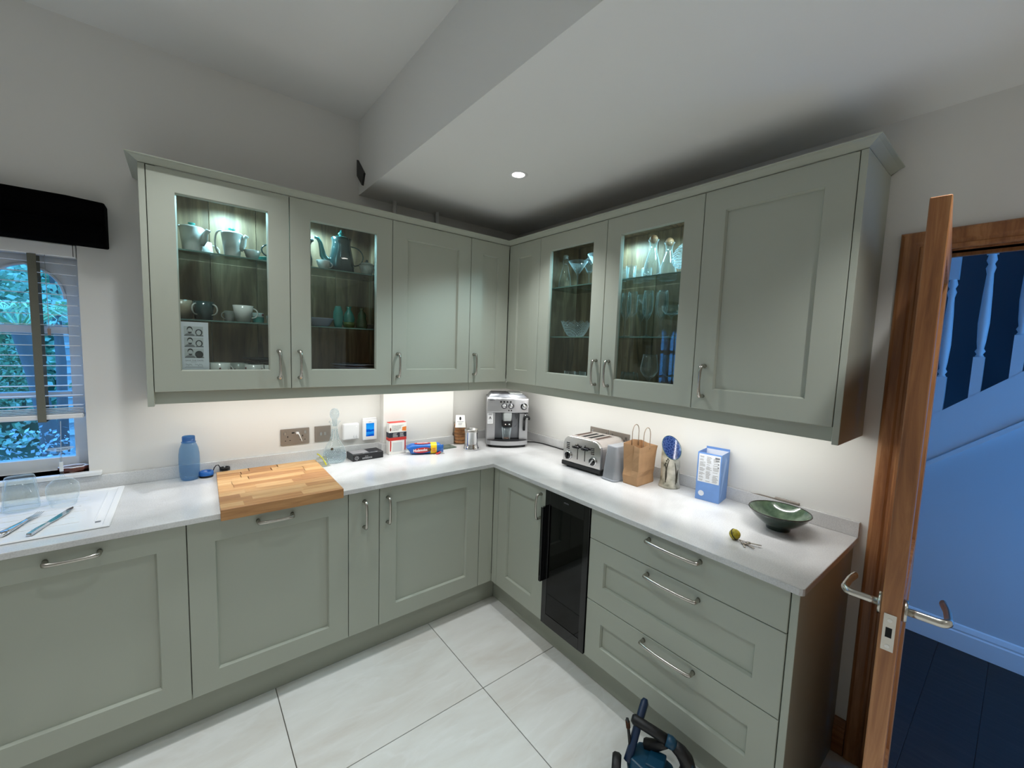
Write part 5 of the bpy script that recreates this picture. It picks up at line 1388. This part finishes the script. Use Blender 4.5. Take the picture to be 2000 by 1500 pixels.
# --- photo card leaning inside the glass
mat('card_paper', (222, 220, 230), .6); mat('photo_dark', (34, 34, 36), .6); mat('photo_mid', (120, 120, 124), .6); mat('photo_light', (190, 190, 194), .6)
pc = thing('photo_card', 'white save-the-date card with three black and white photos behind the glass', 'card', (-2.007, -.2935, 1.4465))
MB().box(-.0515, .0515, 0, .001, 0, .209).build('card', 'card_paper', pc)
for k in range(3):
    z0 = .148 - .047 * k
    ph = MB().box(-.033, .033, -.0006, 0, z0, z0 + .042).build('photo', 'photo_light', pc)
    def blob(cx, cz, rx, rz_, m, y, nm, a0=0, a1=2 * PI):
        q = [(cx + rx * math.cos(a0 + (a1 - a0) * j / 18), cz + rz_ * math.sin(a0 + (a1 - a0) * j / 18)) for j in range(18 if a1 - a0 > 6 else 19)]
        w = MB(); w.prism(q, 'y', y, y + .0002); w.build(nm, m, ph)
    blob(-.014, z0 + .0005, .018, .012, 'photo_mid', -.0008, 'shoulders', 0, PI)
    blob(.020, z0 + .0005, .014, .008, 'photo_mid', -.0008, 'shoulders', 0, PI)
    blob(-.013, z0 + .029, .0098, .0125, 'photo_dark', -.0010, 'hair')
    blob(-.013, z0 + .0245, .0082, .0105, 'photo_light', -.0012, 'face')
    blob(-.013, z0 + .0185, .0072, .006, 'photo_dark', -.0014, 'beard', PI, 2 * PI)
    if k < 2:
        blob(.018, z0 + .017, .0125, .014, 'photo_dark', -.0010, 'hair'); blob(.0175, z0 + .016, .0085, .0108, 'photo_light', -.0012, 'face')
    else: blob(.017, z0 + .016, .0145, .0155, 'photo_dark', -.0010, 'hair')
m = text_mb('SAVE THE DATE', .0088, .0001); m.xform(Matrix.Translation((0, -.0004, .043)) @ Matrix.Rotation(PI / 2, 4, 'X')); m.build('heading', 'grey_print', pc)
m = MB()
for k, (w, z) in enumerate(((.012, .036), (.030, .0165), (.034, .013))):
    for q in range(int(w / .0025)): m.box(-w + .005 * q, -w + .0036 + .005 * q, -.0003, 0, z, z + .0012)
m.build('small_print', 'grey_print', pc)['kind'] = 'stuff'
m = MB()
for x0, w in ((-.030, .022), (.002, .026)):
    m.tube([(x0 + w * q / 16, -.0003, .0255 + .0035 * math.sin(q * 1.5) + .002 * math.sin(q * .7)) for q in range(17)], .0004, 4)
m.build('signature', 'grey_print', pc)['kind'] = 'stuff'

# ------------------------------------------------------------------ glassware in the right glazed cabinet
ware('ware_glass')
mat('cork_ball', (172, 120, 84), .6, var=.15, var_scale=40)
GG = 'glasses in the glassware cabinet'
def glassware(name, label, y, x, z, prof, cat='glass', group=GG, seg=28, m='ware_glass'):
    t = thing(name, label, cat, (x, y, z), 0, group)
    MB().lathe(prof, seg=seg, cap=False).build('bowl', m, t)
    return t
# ribbed swing-top bottle
t = thing('swing_top_bottle', 'ribbed clear swing-top bottle at the left of the top shelf', 'bottle', (-.165, -.690, S1))
pf = [(.0001, .001), (.036, .001)]
for k in range(16):
    z = .006 + k * .0085; r = .0375 if z < .05 else .0375 - (z - .05) * .225
    pf += [(r, z), (r - .0015, z + .0042)]
pf += [(.0145, .150), (.0135, .170), (.016, .176), (.016, .184), (.013, .186)]
MB().lathe(pf, seg=30, cap=False).build('body', 'ware_glass', t)
MB().lathe([(.0155, .187), (.0165, .190), (.0165, .205), (.013, .210), (.0001, .211)], seg=24, cap=False).build('stopper', 'china_grey', t)
m = MB(); m.tube([(-.0, -.019, .198), (-.0, -.025, .186), (-.0, -.026, .165), (.0, -.018, .158), (0, .018, .158), (0, .026, .165), (0, .025, .186), (0, .019, .198)], .0013, 6); m.build('wire_bail', 'dial_ring', t)
def stem(h0, h1, rs_, rf):                # foot and stem of a stemmed glass
    return [(.0001, .0006), (rf, .0006), (rf, .0016), (.008, .006), (rs_, .014), (rs_, h0 - .012), (.006, h0 - .004)]
def stemmed(name, label, y, x, z, h0, bowl, rf=.032, rs_=.0034, cat='glass'):
    return glassware(name, label, y, x, z, stem(h0, 0, rs_, rf) + bowl, cat)
stemmed('cocktail_glass', 'wide conical cocktail glass on the top shelf beside the ribbed bottle', -.800, -.170, S1, .085, [(.012, .088), (.058, .158), (.0565, .158), (.012, .092), (.0001, .089)], .036)
stemmed('cocktail_glass', 'conical cocktail glass hidden partly by the door stile', -.965, -.185, S1, .090, [(.012, .094), (.060, .172), (.0585, .172), (.012, .098), (.0001, .095)], .036)
stemmed('goblet', 'lidded crystal goblet behind the conical cocktail glass', -.815, -.085, S1, .10, [(.014, .104), (.032, .14), (.034, .165), (.0325, .165), (.030, .14), (.012, .108), (.0001, .106)], .034)
t = thing('crystal_stopper', 'faceted crystal stopper on the goblet', 'stopper', (-.085, -.815, S1 + .1655)); MB().lathe([(.036, 0), (.037, .006), (.022, .018), (.012, .024), (.016, .030), (.010, .040), (.0001, .043)], seg=10, smooth=False).build('knob', 'cut_glass', t)
# petal bowl
t = thing('petal_bowl', 'crystal bowl with scalloped petal rim on the middle shelf', 'bowl', (-.165, -.800, S2), 0)
N = 64; v = []; f = []; prof = [(.030, .001), (.050, .010), (.068, .035), (.082, .068), (.092, .098)]
for i, (r, z) in enumerate(prof):
    for k in range(N):
        a = 2 * PI * k / N; s = abs(math.sin(a * 7)); q = i / 4
        v.append((r * (1 - .06 * (1 - s) * q) * math.cos(a), r * (1 - .06 * (1 - s) * q) * math.sin(a), z - .020 * (1 - s ** .6) * (1 if i == 4 else .0)))
for i in range(4):
    for k in range(N): f.append((i * N + k, i * N + (k + 1) % N, (i + 1) * N + (k + 1) % N, (i + 1) * N + k))
m = MB(); m.add(v, f, True); m.f.append(tuple(range(N))); m.sm.append(False); m.mi.append(0); m.build('bowl', 'cut_glass', t)
m = MB()
for k in range(14):
    a = 2 * PI * k / 14; m.tube([(r * .96 * math.cos(a), r * .96 * math.sin(a), z - (.019 if i == 4 else 0)) for i, (r, z) in enumerate(prof)], .0016, 5)
m.build('petal_edges', 'ware_glass', t)['kind'] = 'stuff'

for k, (y, x) in enumerate(((-.800, -.20), (-.885, -.20), (-.84, -.11))):
    glassware('tumbler', ('left', 'right', 'rear')[k] + ' low tumbler on the floor of the glassware cabinet', y, x, S0, [(.0001, .004), (.028, .001), (.031, .006), (.034, .085), (.0325, .085), (.0295, .01), (.0001, .009)])
# carafes with wooden balls
def carafe(label, y, x):
    t = thing('carafe', label, 'carafe', (x, y, S1), 0, 'carafes with ball stoppers')
    MB().lathe([(.0001, .003), (.038, .001), (.044, .008), (.044, .03), (.036, .075), (.024, .118), (.0165, .142), (.0155, .158), (.020, .178), (.026, .190), (.025, .190), (.0185, .177), (.0140, .158), (.015, .142), (.034, .075), (.042, .03), (.0001, .008)], seg=32, cap=False).build('body', 'ware_glass', t)
    MB().sphere((0, 0, .1935), .0205, 22, 14).build('ball_stopper', 'cork_ball', t)
carafe('front clear carafe with wooden ball stopper on the top shelf', -1.318, -.185)
carafe('rear clear carafe with wooden ball stopper on the top shelf', -1.345, -.085)
# cut-glass dish leaning against the cabinet back at the right
t = thing('crystal_dish', 'round cut-crystal dish propped at the right of the top shelf', 'dish', (-.150, -1.500, S1 + .004), 0)
m = MB(); m.lathe([(.0001, 0), (.04, .002), (.07, .012), (.082, .026), (.080, .028), (.066, .016), (.0001, .006)], seg=40, cap=False); m.xform(Matrix.Translation((0, 0, .082)) @ Matrix.Rotation(-1.15, 4, 'Y')); m.build('dish', 'cut_glass', t)
m = MB(); rs = random.Random(6)
for k in range(90):
    a = rs.uniform(0, 2 * PI); r = .075 * math.sqrt(rs.random()); z = .004 + .02 * (r / .075) ** 2
    m.sphere((r * math.cos(a), r * math.sin(a), z + .002), .0034, 6, 4)
m.xform(Matrix.Translation((0, 0, .082)) @ Matrix.Rotation(-1.15, 4, 'Y')); m.build('cut_bosses', 'ware_glass', t)['kind'] = 'stuff'
for k, (y, x) in enumerate(((-1.160, -.20), (-1.215, -.215), (-1.185, -.11), (-1.245, -.12))):
    glassware('small_glass', ('first', 'second', 'third', 'fourth')[k] + ' small glass from the left on the carafe shelf', y, x, S1, [(.0001, .004), (.022, .001), (.024, .006), (.026, .070), (.0245, .070), (.0225, .01), (.0001, .009)])
fl = [(.010, .098), (.0225, .125), (.0265, .165), (.0245, .205), (.0215, .232), (.0205, .232), (.0235, .205), (.0253, .165), (.021, .126), (.0001, .102)]
for k, (y, x) in enumerate(((-1.178, -.19), (-1.235, -.215), (-1.262, -.12), (-1.318, -.20), (-1.335, -.11), (-1.375, -.16), (-1.205, -.09))):
    stemmed('champagne_flute', ('first', 'second', 'third', 'fourth', 'fifth', 'sixth', 'seventh')[k] + ' champagne flute on the middle shelf, counted left to right by the front', y, x, S2, .095, fl, .027, .0028)
cp = [(.008, .104), (.030, .112), (.044, .130), (.047, .150), (.0455, .150), (.043, .131), (.029, .115), (.0001, .108)]
stemmed('coupe_glass', 'left coupe glass at the right of the middle shelf', -1.445, -.19, S2, .10, cp, .03); stemmed('coupe_glass', 'right coupe glass at the right of the middle shelf', -1.535, -.20, S2, .10, cp, .03)
wg = [(.010, .083), (.026, .095), (.042, .118), (.0445, .135), (.038, .175), (.034, .205), (.033, .205), (.037, .175), (.0432, .135), (.040, .119), (.024, .099), (.0001, .088)]
stemmed('wine_glass', 'large wine glass standing upright on the cabinet floor', -1.345, -.195, S0, .08, wg, .036); stemmed('wine_glass', 'wine glass behind the large one near the right stile', -1.405, -.10, S0, .08, wg, .036)
glassware('stemless_glass', 'stemless wine glass on the cabinet floor left of the stemmed one', -1.238, -.195, S0, [(.0001, .004), (.024, .001), (.034, .012), (.040, .040), (.038, .075), (.033, .105), (.0318, .105), (.0368, .075), (.0388, .04), (.032, .014), (.0001, .008)])
t = glassware('stemless_glass', 'second stemless glass near the left stile of the right glass door', -1.178, -.14, S0, [(.0001, .004), (.024, .001), (.034, .012), (.040, .040), (.038, .075), (.033, .105), (.0318, .105), (.0368, .075), (.0388, .04), (.032, .014), (.0001, .008)])
# ------------------------------------------------------------------ window, blinds and garden
mat('upvc', (232, 236, 238), .35); mat('blind_slat', (236, 236, 236), .4); mat('blind_tape', (112, 112, 100), .9, bump=.4, bump_scale=300); mat('black_cloth', (3, 3, 4), .95, spec=.05, bump=.5, bump_scale=200); mat('clear_cord', (200, 205, 210), .5); mat('acorn', (150, 130, 120), .5)
win = thing('window_1', 'white window with pointed-arch lights above the sink', 'window', (0, 0, 0)); win['kind'] = 'structure'; del win['category']
x0, x1, z0, z1 = WIN
FY0, FY1 = .085, .135
NL = 4; mul = .050; lw_ = (x1 - x0 - mul * (NL + 1)) / NL
def arch(cx, hw, zsp, rise, n=8, inset=0):
    """pointed arch outline from the right springing to the left springing"""
    pts = []
    for k in range(n + 1):
        t = k / n; a = t * PI / 2
        pts.append((cx + hw * (1 - t ** 1.9), zsp + rise * (math.sin(a) * .93 + .07 * t ** 6)))
    return pts + [(2 * cx - x, z) for x, z in pts[-2::-1]]
m = MB()
m.box(x0, x1, FY0, FY1, z0, z0 + .055); m.box(x0, x1, FY0, FY1, z1 - .02, z1)
for k in range(NL + 1): xx = x0 + k * (mul + lw_); m.box(xx, xx + mul, FY0, FY1, z0 + .055, z1 - .02)
m.build('outer_frame', 'upvc', win)
for k in range(NL):
    cx = x0 + mul + lw_ / 2 + k * (mul + lw_); hw = lw_ / 2
    outl = arch(cx, hw, 1.735, .140)
    # spandrel above the arch as a strip of quads
    v = []; f = []
    for (px, pz) in outl: v += [(px, FY0 + .004, pz), (px, FY0 + .004, z1 - .02), (px, FY1 - .004, pz), (px, FY1 - .004, z1 - .02)]
    for i in range(len(outl) - 1):
        a = i * 4; b = a + 4
        f += [(a, b, b + 1, a + 1), (a + 2, a + 3, b + 3, b + 2), (a, a + 2, b + 2, b)]
    mm = MB(); mm.add(v, f); mm.build('arch_head', 'upvc', win)
    mo = MB(); mo.tube([(px, FY0, pz) for px, pz in arch(cx, hw - .004, 1.735, .138)], .006, 6); mo.build('arch_moulding', 'upvc', win)
    for zb0, zb1 in ((1.584, 1.618), (1.308, 1.333)): MB().rbox(cx - hw, cx + hw, FY0 + .004, FY1 - .004, zb0, zb1, .003).build('glazing_bar', 'upvc', win)
    for za, zb in ((z0 + .055, 1.308), (1.333, 1.584), (1.618, z1 - .03)): MB().box(cx - hw, cx + hw, .108, .112, za, zb).build('pane', 'pane_glass', win)
struct(MB().rbox(x0 - .04, x1 + .042, -.030, .085, z0 - .018, z0, .003), 'window_sill', 'white_paint', 'white window sill above the sink')
# venetian blind
bl = thing('venetian_blind', 'white venetian blind with grey-green tapes, slats open', 'blind', (0, 0, 0))
MB().rbox(x0 + .005, x1 - .004, .006, .060, 1.906, 1.958, .003).build('head_rail', 'blind_slat', bl)
sm_ = MB().rbox(-(x1 - x0) / 2 + .008, (x1 - x0) / 2 - .008, -.0135, .0135, -.0011, .0011, .0006).mesh('slat', 'blind_slat')
zz = 1.279
ns = 0
while zz < 1.89:
    link('slat', sm_, bl, ((x0 + x1) / 2, .032, zz), (.02, 0, 0)); zz += .0428; ns += 1
for k in range(4): link('slat', sm_, bl, ((x0 + x1) / 2, .032, 1.2475 + .0065 * k))
MB().rbox(x0 + .008, x1 - .008, .008, .056, 1.222, 1.243, .004).build('bottom_rail', 'blind_slat', bl)
for xt in (-2.515, -2.95, -3.38):
    m = MB(); m.box(xt - .0125, xt + .0125, .0035, .005, 1.215, 1.906); m.build('tape', 'blind_tape', bl)
    m = MB(); m.box(xt - .0125, xt + .0125, .0595, .061, 1.215, 1.906); m.build('tape', 'blind_tape', bl)
    m = MB(); m.box(xt - .0125, xt + .0125, .003, .061, 1.213, 1.2145); m.build('tape', 'blind_tape', bl)
m = MB(); m.cyl((-2.478, -.0, 1.906), (-2.478, -.0, 1.605), .0011, 6); m.build('lift_cord', 'clear_cord', bl)
MB().rbox(-2.4825, -2.4735, -.0045, .0045, 1.578, 1.606, .001).build('cord_toggle', 'acorn', bl)
m = MB(); m.cyl((-2.462, -.0, 1.215), (-2.466, -.012, 1.04), .0010, 6); m.build('lift_cord', 'clear_cord', bl)
MB().rbox(-2.4715, -2.4605, -.017, -.008, 1.000, 1.0405, .001).build('cord_toggle', 'white_plastic', bl)
# black roman blind drawn up as a deep fold
rb = thing('roman_blind', 'black fabric roman blind drawn up above the window', 'blind', (0, 0, 0))
S_ = [(-.004, 1.957), (-.070, 1.950), (-.098, 1.962), (-.104, 2.00), (-.100, 2.05), (-.106, 2.09), (-.100, 2.128), (-.085, 2.140), (-.004, 2.142)]
m = MB()
rs = random.Random(1); secs = []
for k in range(13):
    xx = x0 - .06 + (x1 + .101 - x0 + .06) * k / 12
    tw = 0 if k < 12 else .004
    secs.append([(xx, y + tw + rs.uniform(-.002, .002), z - (.006 if k == 12 and z > 2.1 else 0)) for y, z in S_])
m.loft(secs, smooth=False); bevel(m.build('fold', 'black_cloth', rb), .006, 2)
m = MB(); m.tube([(x0 - .06, -.103, 2.04), ((x0 + x1) / 2, -.107, 2.037), (x1 + .1, -.103, 2.04)], .004, 6); m.build('fold_seam', 'black_cloth', rb)
MB().rbox(x1 - .008, x1 - .006, -.030, -.028, 1.905, 1.955, .0005).build('side_cord', 'black_cloth', rb)

# --- garden: clipped hedge, small palm, brick wall
def leaf_mat(name, c0, c1):
    m, nt, b = new_mat(name)
    oi = nt.nodes.new('ShaderNodeNewGeometry'); r = nt.nodes.new('ShaderNodeValToRGB')
    nt.links.new(oi.outputs['Random Per Island'], r.inputs['Fac']); r.color_ramp.elements[0].color = lin(c0); r.color_ramp.elements[1].color = lin(c1)
    nt.links.new(r.outputs['Color'], b.inputs['Base Color']); b.inputs['Roughness'].default_value = .5
    b.inputs['Subsurface Weight'].default_value = 0
leaf_mat('leaf_dark', (60, 110, 70), (160, 205, 150)); leaf_mat('leaf_light', (130, 175, 125), (228, 242, 214)); leaf_mat('leaf_palm', (150, 180, 110), (236, 244, 196)); leaf_mat('leaf_low', (190, 186, 186), (238, 236, 236))
mat('bark', (110, 100, 96), .9, bump=.8, bump_scale=40); mat('garden_brick', (222, 214, 206), .9, var=.15, var_scale=20); mat('mortar', (190, 188, 184), .95); mat('hedge_core', (96, 130, 104), .95)
mat('soil', (120, 114, 108), .95)
struct(MB().box(-9, 3, .3, 9, -.35, -.25), 'ground', 'soil', 'garden ground outside the window')
def leaves(name, label, cx, cy, cz, sx, sy, sz, n, m, seed, cat='shrub', size=.06):
    r = random.Random(seed); mb = MB()
    for k in range(n):
        while True:
            p = Vector((r.uniform(-1, 1), r.uniform(-1, 1), r.uniform(-1, 1)))
            if .35 < p.length < 1: break
        L = size * r.uniform(.5, 1.3); d = Vector((r.uniform(-1, 1), r.uniform(-1, 1), r.uniform(-.7, 1))).normalized(); s = d.cross(Vector((r.random(), r.random(), r.random()))).normalized() * L * .28
        c = Vector((p.x * sx, p.y * sy, p.z * sz))
        mb.add([c - d * L * .5, c + s, c + d * L * .5, c - s], [(0, 1, 2, 3)])
    t = thing(name, label, cat, (cx, cy, 0))
    o = mb.build('foliage', m, t, (0, 0, cz)); o['kind'] = 'stuff'
    q = MB(); q.tube([(0, 0, -.25), (.03, .02, cz * .5), (0, 0, cz)], [.05, .04, .02], 8); q.build('stem', 'bark', t)
leaves('garden_tree', 'tall feathery tree filling the top of the window view', -3.1, 3.9, 2.55, 1.5, .45, 1.0, 5200, 'leaf_light', 3, 'tree', .09)
leaves('garden_shrub', 'dense dark shrub behind the palm trunk', -3.95, 5.0, 1.15, .55, .3, .62, 2600, 'leaf_dark', 4)
leaves('garden_shrub', 'light green shrub in front of the brick wall', -2.55, 3.0, 1.10, .32, .3, .42, 1200, 'leaf_light', 5)
leaves('garden_shrub', 'low bluish ground cover below the window', -2.9, 1.5, .62, 1.0, .5, .34, 2600, 'leaf_low', 6, size=.035)
hd_ = thing('garden_hedge', 'tall dense hedge closing off the garden behind everything', 'hedge', (-3.6, 5.9, -.25))
MB().rbox(-3.0, 3.2, 0, .7, 0, 4.6, .1).build('inner_growth', 'hedge_core', hd_)
mb = MB(); r = random.Random(77)
for k in range(9000):
    c = Vector((r.uniform(-2.2, 1.6), r.uniform(-.22, -.02), r.uniform(.3, 4.7))); L = r.uniform(.05, .13); d = Vector((r.uniform(-1, 1), r.uniform(-.6, .6), r.uniform(-.7, 1))).normalized(); s = d.cross(Vector((0, -1, .3))).normalized() * L * .3
    mb.add([c - d * L * .5, c + s, c + d * L * .5, c - s], [(0, 1, 2, 3)])
mb.build('foliage', 'leaf_light', hd_)['kind'] = 'stuff'
pt = thing('palm_tree', 'small palm with drooping pale fronds outside the window', 'palm', (-3.02, 2.6, 0))
m = MB(); m.tube([(.10, 0, -.25), (.06, 0, .8), (.0, 0, 1.25), (-.06, 0, 1.60)], [.065, .055, .05, .055], 12); m.build('trunk', 'bark', pt)
rs = random.Random(21)
for k in range(14):
    a = 2 * PI * k / 14 + rs.uniform(-.2, .2); L = rs.uniform(.55, .8); dr = rs.uniform(.2, .55); mb = MB()
    for q in range(13):
        t = .25 + .75 * q / 12; ang = (q - 6) * .13
        bx_ = (-.06, 0, 1.60)
        d = Vector((math.cos(a + ang), math.sin(a + ang), .35 - dr * 1.0)); e = Vector(bx_) + Vector((math.cos(a) * L * .35, math.sin(a) * L * .35, .16))
        tip = e + d * L * (1 - abs(q - 6) * .05); s = Vector((-d.y, d.x, 0)).normalized() * .012
        mid = (e + tip) / 2 + Vector((0, 0, .05))
        mb.add([e, mid + s, tip, mid - s], [(0, 1, 2, 3)])
    mb.tube([bx_, (bx_[0] + math.cos(a) * L * .35, bx_[1] + math.sin(a) * L * .35, 1.76)], .008, 5)
    mb.build('frond', 'leaf_palm', pt)
bwall = thing('garden_wall', 'pale brick garden wall right of the palm', 'wall', (-2.58, 4.6, -.25))
MB().box(-.62, 1.6, .03, .25, 0, 2.2).build('wall_core', 'mortar', bwall)
bm_ = MB().rbox(-.105, .105, -.012, .03, -.032, .032, .003).mesh('brick', 'garden_brick')
for r_ in range(26):
    for c_ in range(6): link('brick', bm_, bwall, (-.5 + .225 * c_ + (.112 if r_ % 2 else 0), 0, .6 + .038 + .075 * (r_ % 21)) ) if r_ < 21 else None

# ------------------------------------------------------------------ sink drainer and washing-up
sk_ = thing('sink_drainer', 'white ceramic sink drainer set in the worktop', 'sink', (0, 0, ZT))
SX0, SX1, SY0, SY1 = -2.98, -2.268, -.552, -.048
m = MB(); w = .022; hh = .0075
m.rbox(SX0, SX1, SY0, SY0 + w, .0003, hh, .003); m.rbox(SX0, SX1, SY1 - w, SY1, .0003, hh, .003); m.rbox(SX1 - w, SX1, SY0 + w - .004, SY1 - w + .004, .0003, hh, .003); m.build('rim', 'white_ceramic', sk_)
MB().box(SX0, SX1 - w + .002, SY0 + w - .002, SY1 - w + .002, .0003, .0035).build('drain_board', 'white_ceramic', sk_)
for k in range(6): MB().rbox(SX0 + .03, SX1 - .09 - .02 * (k % 2), SY0 + .10 + .065 * k, SY0 + .106 + .065 * k, .0036, .0052, .0007).build('drain_rib', 'white_ceramic', sk_)
MB().rbox(SX1 - .050, SX1 - .044, SY0 + .08, SY1 - .06, .0036, .0055, .0007).build('drain_rib', 'white_ceramic', sk_)
MB().box(SX1 - .045, SX1 - .030, SY0 + .060, SY0 + .076, .0036, .0040).build('maker_mark', 'grey_print', sk_)
ware('wash_glass', gain=.6)
ZD = ZT + .0056
t = thing('wine_glass', 'wine glass drying upside down on the drainer', 'glass', (-2.432, -.215, ZD))
MB().lathe([(.034, .0005), (.0355, .002), (.044, .035), (.0475, .062), (.044, .085), (.030, .102), (.012, .111), (.0001, .113)], seg=36, cap=False).build('bowl', 'wash_glass', t)
MB().lathe([(.010, .111), (.0045, .125), (.0036, .16), (.004, .205), (.009, .222), (.0001, .224)], seg=16, cap=False).build('stem', 'wash_glass', t)
MB().lathe([(.004, .2215), (.030, .2245), (.0375, .2275), (.0375, .2295), (.0001, .228)], seg=36, cap=False).build('foot', 'wash_glass', t)
t = thing('pint_glass', 'tall glass standing upside down on the drainer by the wine glass', 'glass', (-2.548, -.185, ZD))
MB().lathe([(.048, .0005), (.0495, .004), (.046, .06), (.041, .118), (.038, .128), (.0001, .128)], seg=36, cap=False).build('wall', 'wash_glass', t)
MB().lathe([(.0001, .114), (.036, .114), (.044, .05), (.0465, .002)], seg=36, cap=False).build('inner_wall', 'wash_glass', t)
t = thing('pint_glass', 'upturned glass cut off by the left edge of the picture', 'glass', (-2.640, -.250, ZD))
MB().lathe([(.040, .0005), (.0415, .004), (.039, .06), (.036, .112), (.034, .12), (.0001, .12)], seg=32, cap=False).build('wall', 'wash_glass', t)
# cutlery
def at_pts(a, b, f): return a + (b - a) * f
ka = math.atan2(-.268 + .523, -2.395 + 2.467); kl = math.hypot(.255, .072)
t = thing('table_knife', 'steel table knife lying on the drainer', 'knife', (-2.467, -.523, ZD + .001), ka)
m = MB(); m.loft([[(x, -w / 2, 0), (x, w / 2, 0), (x, w / 2 * .8, h), (x, -w / 2 * .8, h)] for x, w, h in ((0, .010, .005), (.004, .016, .008), (.05, .014, .009), (.095, .011, .007), (.105, .010, .006))]); m.build('handle', 'chrome', t)
m = MB(); m.prism([(.104, -.005), (.125, -.010), (.20, -.011), (.245, -.006), (kl, .004), (.24, .009), (.12, .009), (.104, .005)], 'z', .002, .0036); m.build('blade', 'chrome', t)
ka = math.atan2(-.289 + .474, -2.480 + 2.538)
t = thing('table_fork', 'steel fork lying left of the knife on the drainer', 'fork', (-2.540, -.480, ZD + .001), ka)
m = MB(); m.tube([(0, 0, .004), (.03, 0, .0045), (.09, 0, .005), (.125, 0, .006), (.14, 0, .006)], [.007, .0075, .005, .0032, .0045], 8, flat=2.0, up=(0, 0, 1)); m.build('handle', 'chrome', t)
for k in range(4):
    m = MB(); y = (k - 1.5) * .0058; m.tube([(.136, y * .4, .006), (.150, y, .005), (.175, y, .004), (.202, y, .008)], [.0022, .0018, .0017, .0009], 6); m.build('tine', 'chrome', t)
# scalloped brown dish on the sill
mat('brown_glaze', (92, 44, 30), .25, coat=.4)
t = thing('sill_dish', 'brown scalloped dish with white rim on the window sill', 'dish', (-2.436, .028, z0 + .0005))
def scal(r, z, amp=.07): return [(r * (1 + amp * math.cos(8 * a)) * math.cos(a) * 1.0, r * (1 + amp * math.cos(8 * a)) * math.sin(a) * .72, z) for a in [2 * PI * k / 48 for k in range(48)]]
m = MB(); m.loft([scal(.040, 0), scal(.0455, .012), scal(.0445, .022)], smooth=True); m.build('body', 'brown_glaze', t)
m = MB(); m.loft([scal(.0445, .0221), scal(.044, .0245), scal(.039, .0245), scal(.036, .0222)], smooth=True, cap=False); m.build('rim', 'white_ceramic', t)

# ------------------------------------------------------------------ power tool on the floor by the drawers
mat('tool_teal', (8, 62, 88), .4, bump=.1, bump_scale=60); mat('tool_navy', (10, 38, 70), .45); mat('tool_black', (20, 20, 22), .5, bump=.3, bump_scale=120); mat('tool_wire', (96, 60, 40), .4, metal=.6)
tl = thing('power_saw', 'teal and black power saw standing on the floor by the drawers', 'power tool', (-.78, -1.84, 0))
def Q(x, y, z): return (x + .78, y + 1.84, z)
m = MB(); m.rbox(-.11, .11, -.115, .09, .0, .018, .004); m.build('base_plate', 'tool_black', tl)
m = MB(); m.loft([[(a * c + ox, b * s + oy, z) for c, s in ((1, .5), (.6, 1), (-.6, 1), (-1, .5), (-1, -.6), (-.5, -1), (.5, -1), (1, -.6))] for a, b, z, ox, oy in ((.070, .075, .018, 0, -.01), (.078, .078, .07, 0, -.01), (.074, .070, .125, -.01, 0), (.050, .045, .165, -.02, .02))]); bevel(m.build('motor_housing', 'tool_teal', tl), .006, 2)
m = MB(); m.loft([[(x, y, z) for x, y in ((-.05, .0), (.02, .02), (.04, -.03), (-.03, -.055))] for z in (.150, .172)]); bevel(m.build('top_cover', 'tool_teal', tl), .004, 2)
m = MB(); m.lathe([(.0001, -.016), (.040, -.016), (.046, -.008), (.046, .008), (.040, .016), (.0001, .016)], seg=26); m.xform(Matrix.Translation(Q(-.872, -1.755, .105)) @ Matrix.Rotation(PI / 2, 4, 'X') @ Matrix.Rotation(.6, 4, 'Y')); m.build('blade_guard', 'tool_black', tl)
m = MB(); m.tube([Q(-.850, -1.785, .145), Q(-.827, -1.783, .180), Q(-.775, -1.772, .240), Q(-.728, -1.763, .288), Q(-.720, -1.761, .296)], [.016, .0155, .0155, .0155, .009], 6, flat=.9); m.build('arm_lever', 'tool_navy', tl)
m = MB(); m.tube([Q(-.790, -1.752, .252), Q(-.786, -1.760, .250), Q(-.765, -1.815, .241), Q(-.745, -1.866, .231)], [.011, .0175, .0175, .0175], 18); m.build('grip_tube', 'tool_black', tl)
m = MB(); m.tube([Q(-.745, -1.866, .231), Q(-.739, -1.880, .228), Q(-.733, -1.888, .222)], [.0195, .021, .0195], 18); m.build('collar', 'tool_teal', tl)
m = MB(); m.tube([Q(-.733, -1.888, .222), Q(-.720, -1.908, .205), Q(-.708, -1.922, .180), Q(-.70, -1.93, .145), Q(-.71, -1.92, .09), Q(-.72, -1.91, .018)], [.019, .023, .026, .027, .026, .028], 14); m.build('rear_grip', 'tool_black', tl)
m = MB(); m.tube([Q(-.722, -1.925, .196), Q(-.712, -1.945, .17)], [.012, .010], 8, flat=.5); m.build('trigger', 'tool_teal', tl)
m = MB(); m.tube([Q(-.832, -1.783, .17), Q(-.823, -1.766, .22), Q(-.814, -1.749, .262)], [.0058, .0055, .005], 8); m.build('guide_rod', 'tool_black', tl)
m = MB(); pts = []
for k in range(40):
    a = k * .9; t = k / 39; b = Vector(Q(-.8195, -1.760, .234)).lerp(Vector(Q(-.8155, -1.752, .255)), t); pts.append((b.x + .0075 * math.cos(a), b.y + .0075 * math.sin(a), b.z))
m.tube(pts, .0013, 5); m.build('copper_wire', 'tool_wire', tl)
m = MB(); m.tube([Q(-.76, -1.80, .165), Q(-.75, -1.84, .19), Q(-.742, -1.868, .215)], [.022, .018, .015], 8); m.build('pivot_bracket', 'tool_black', tl)
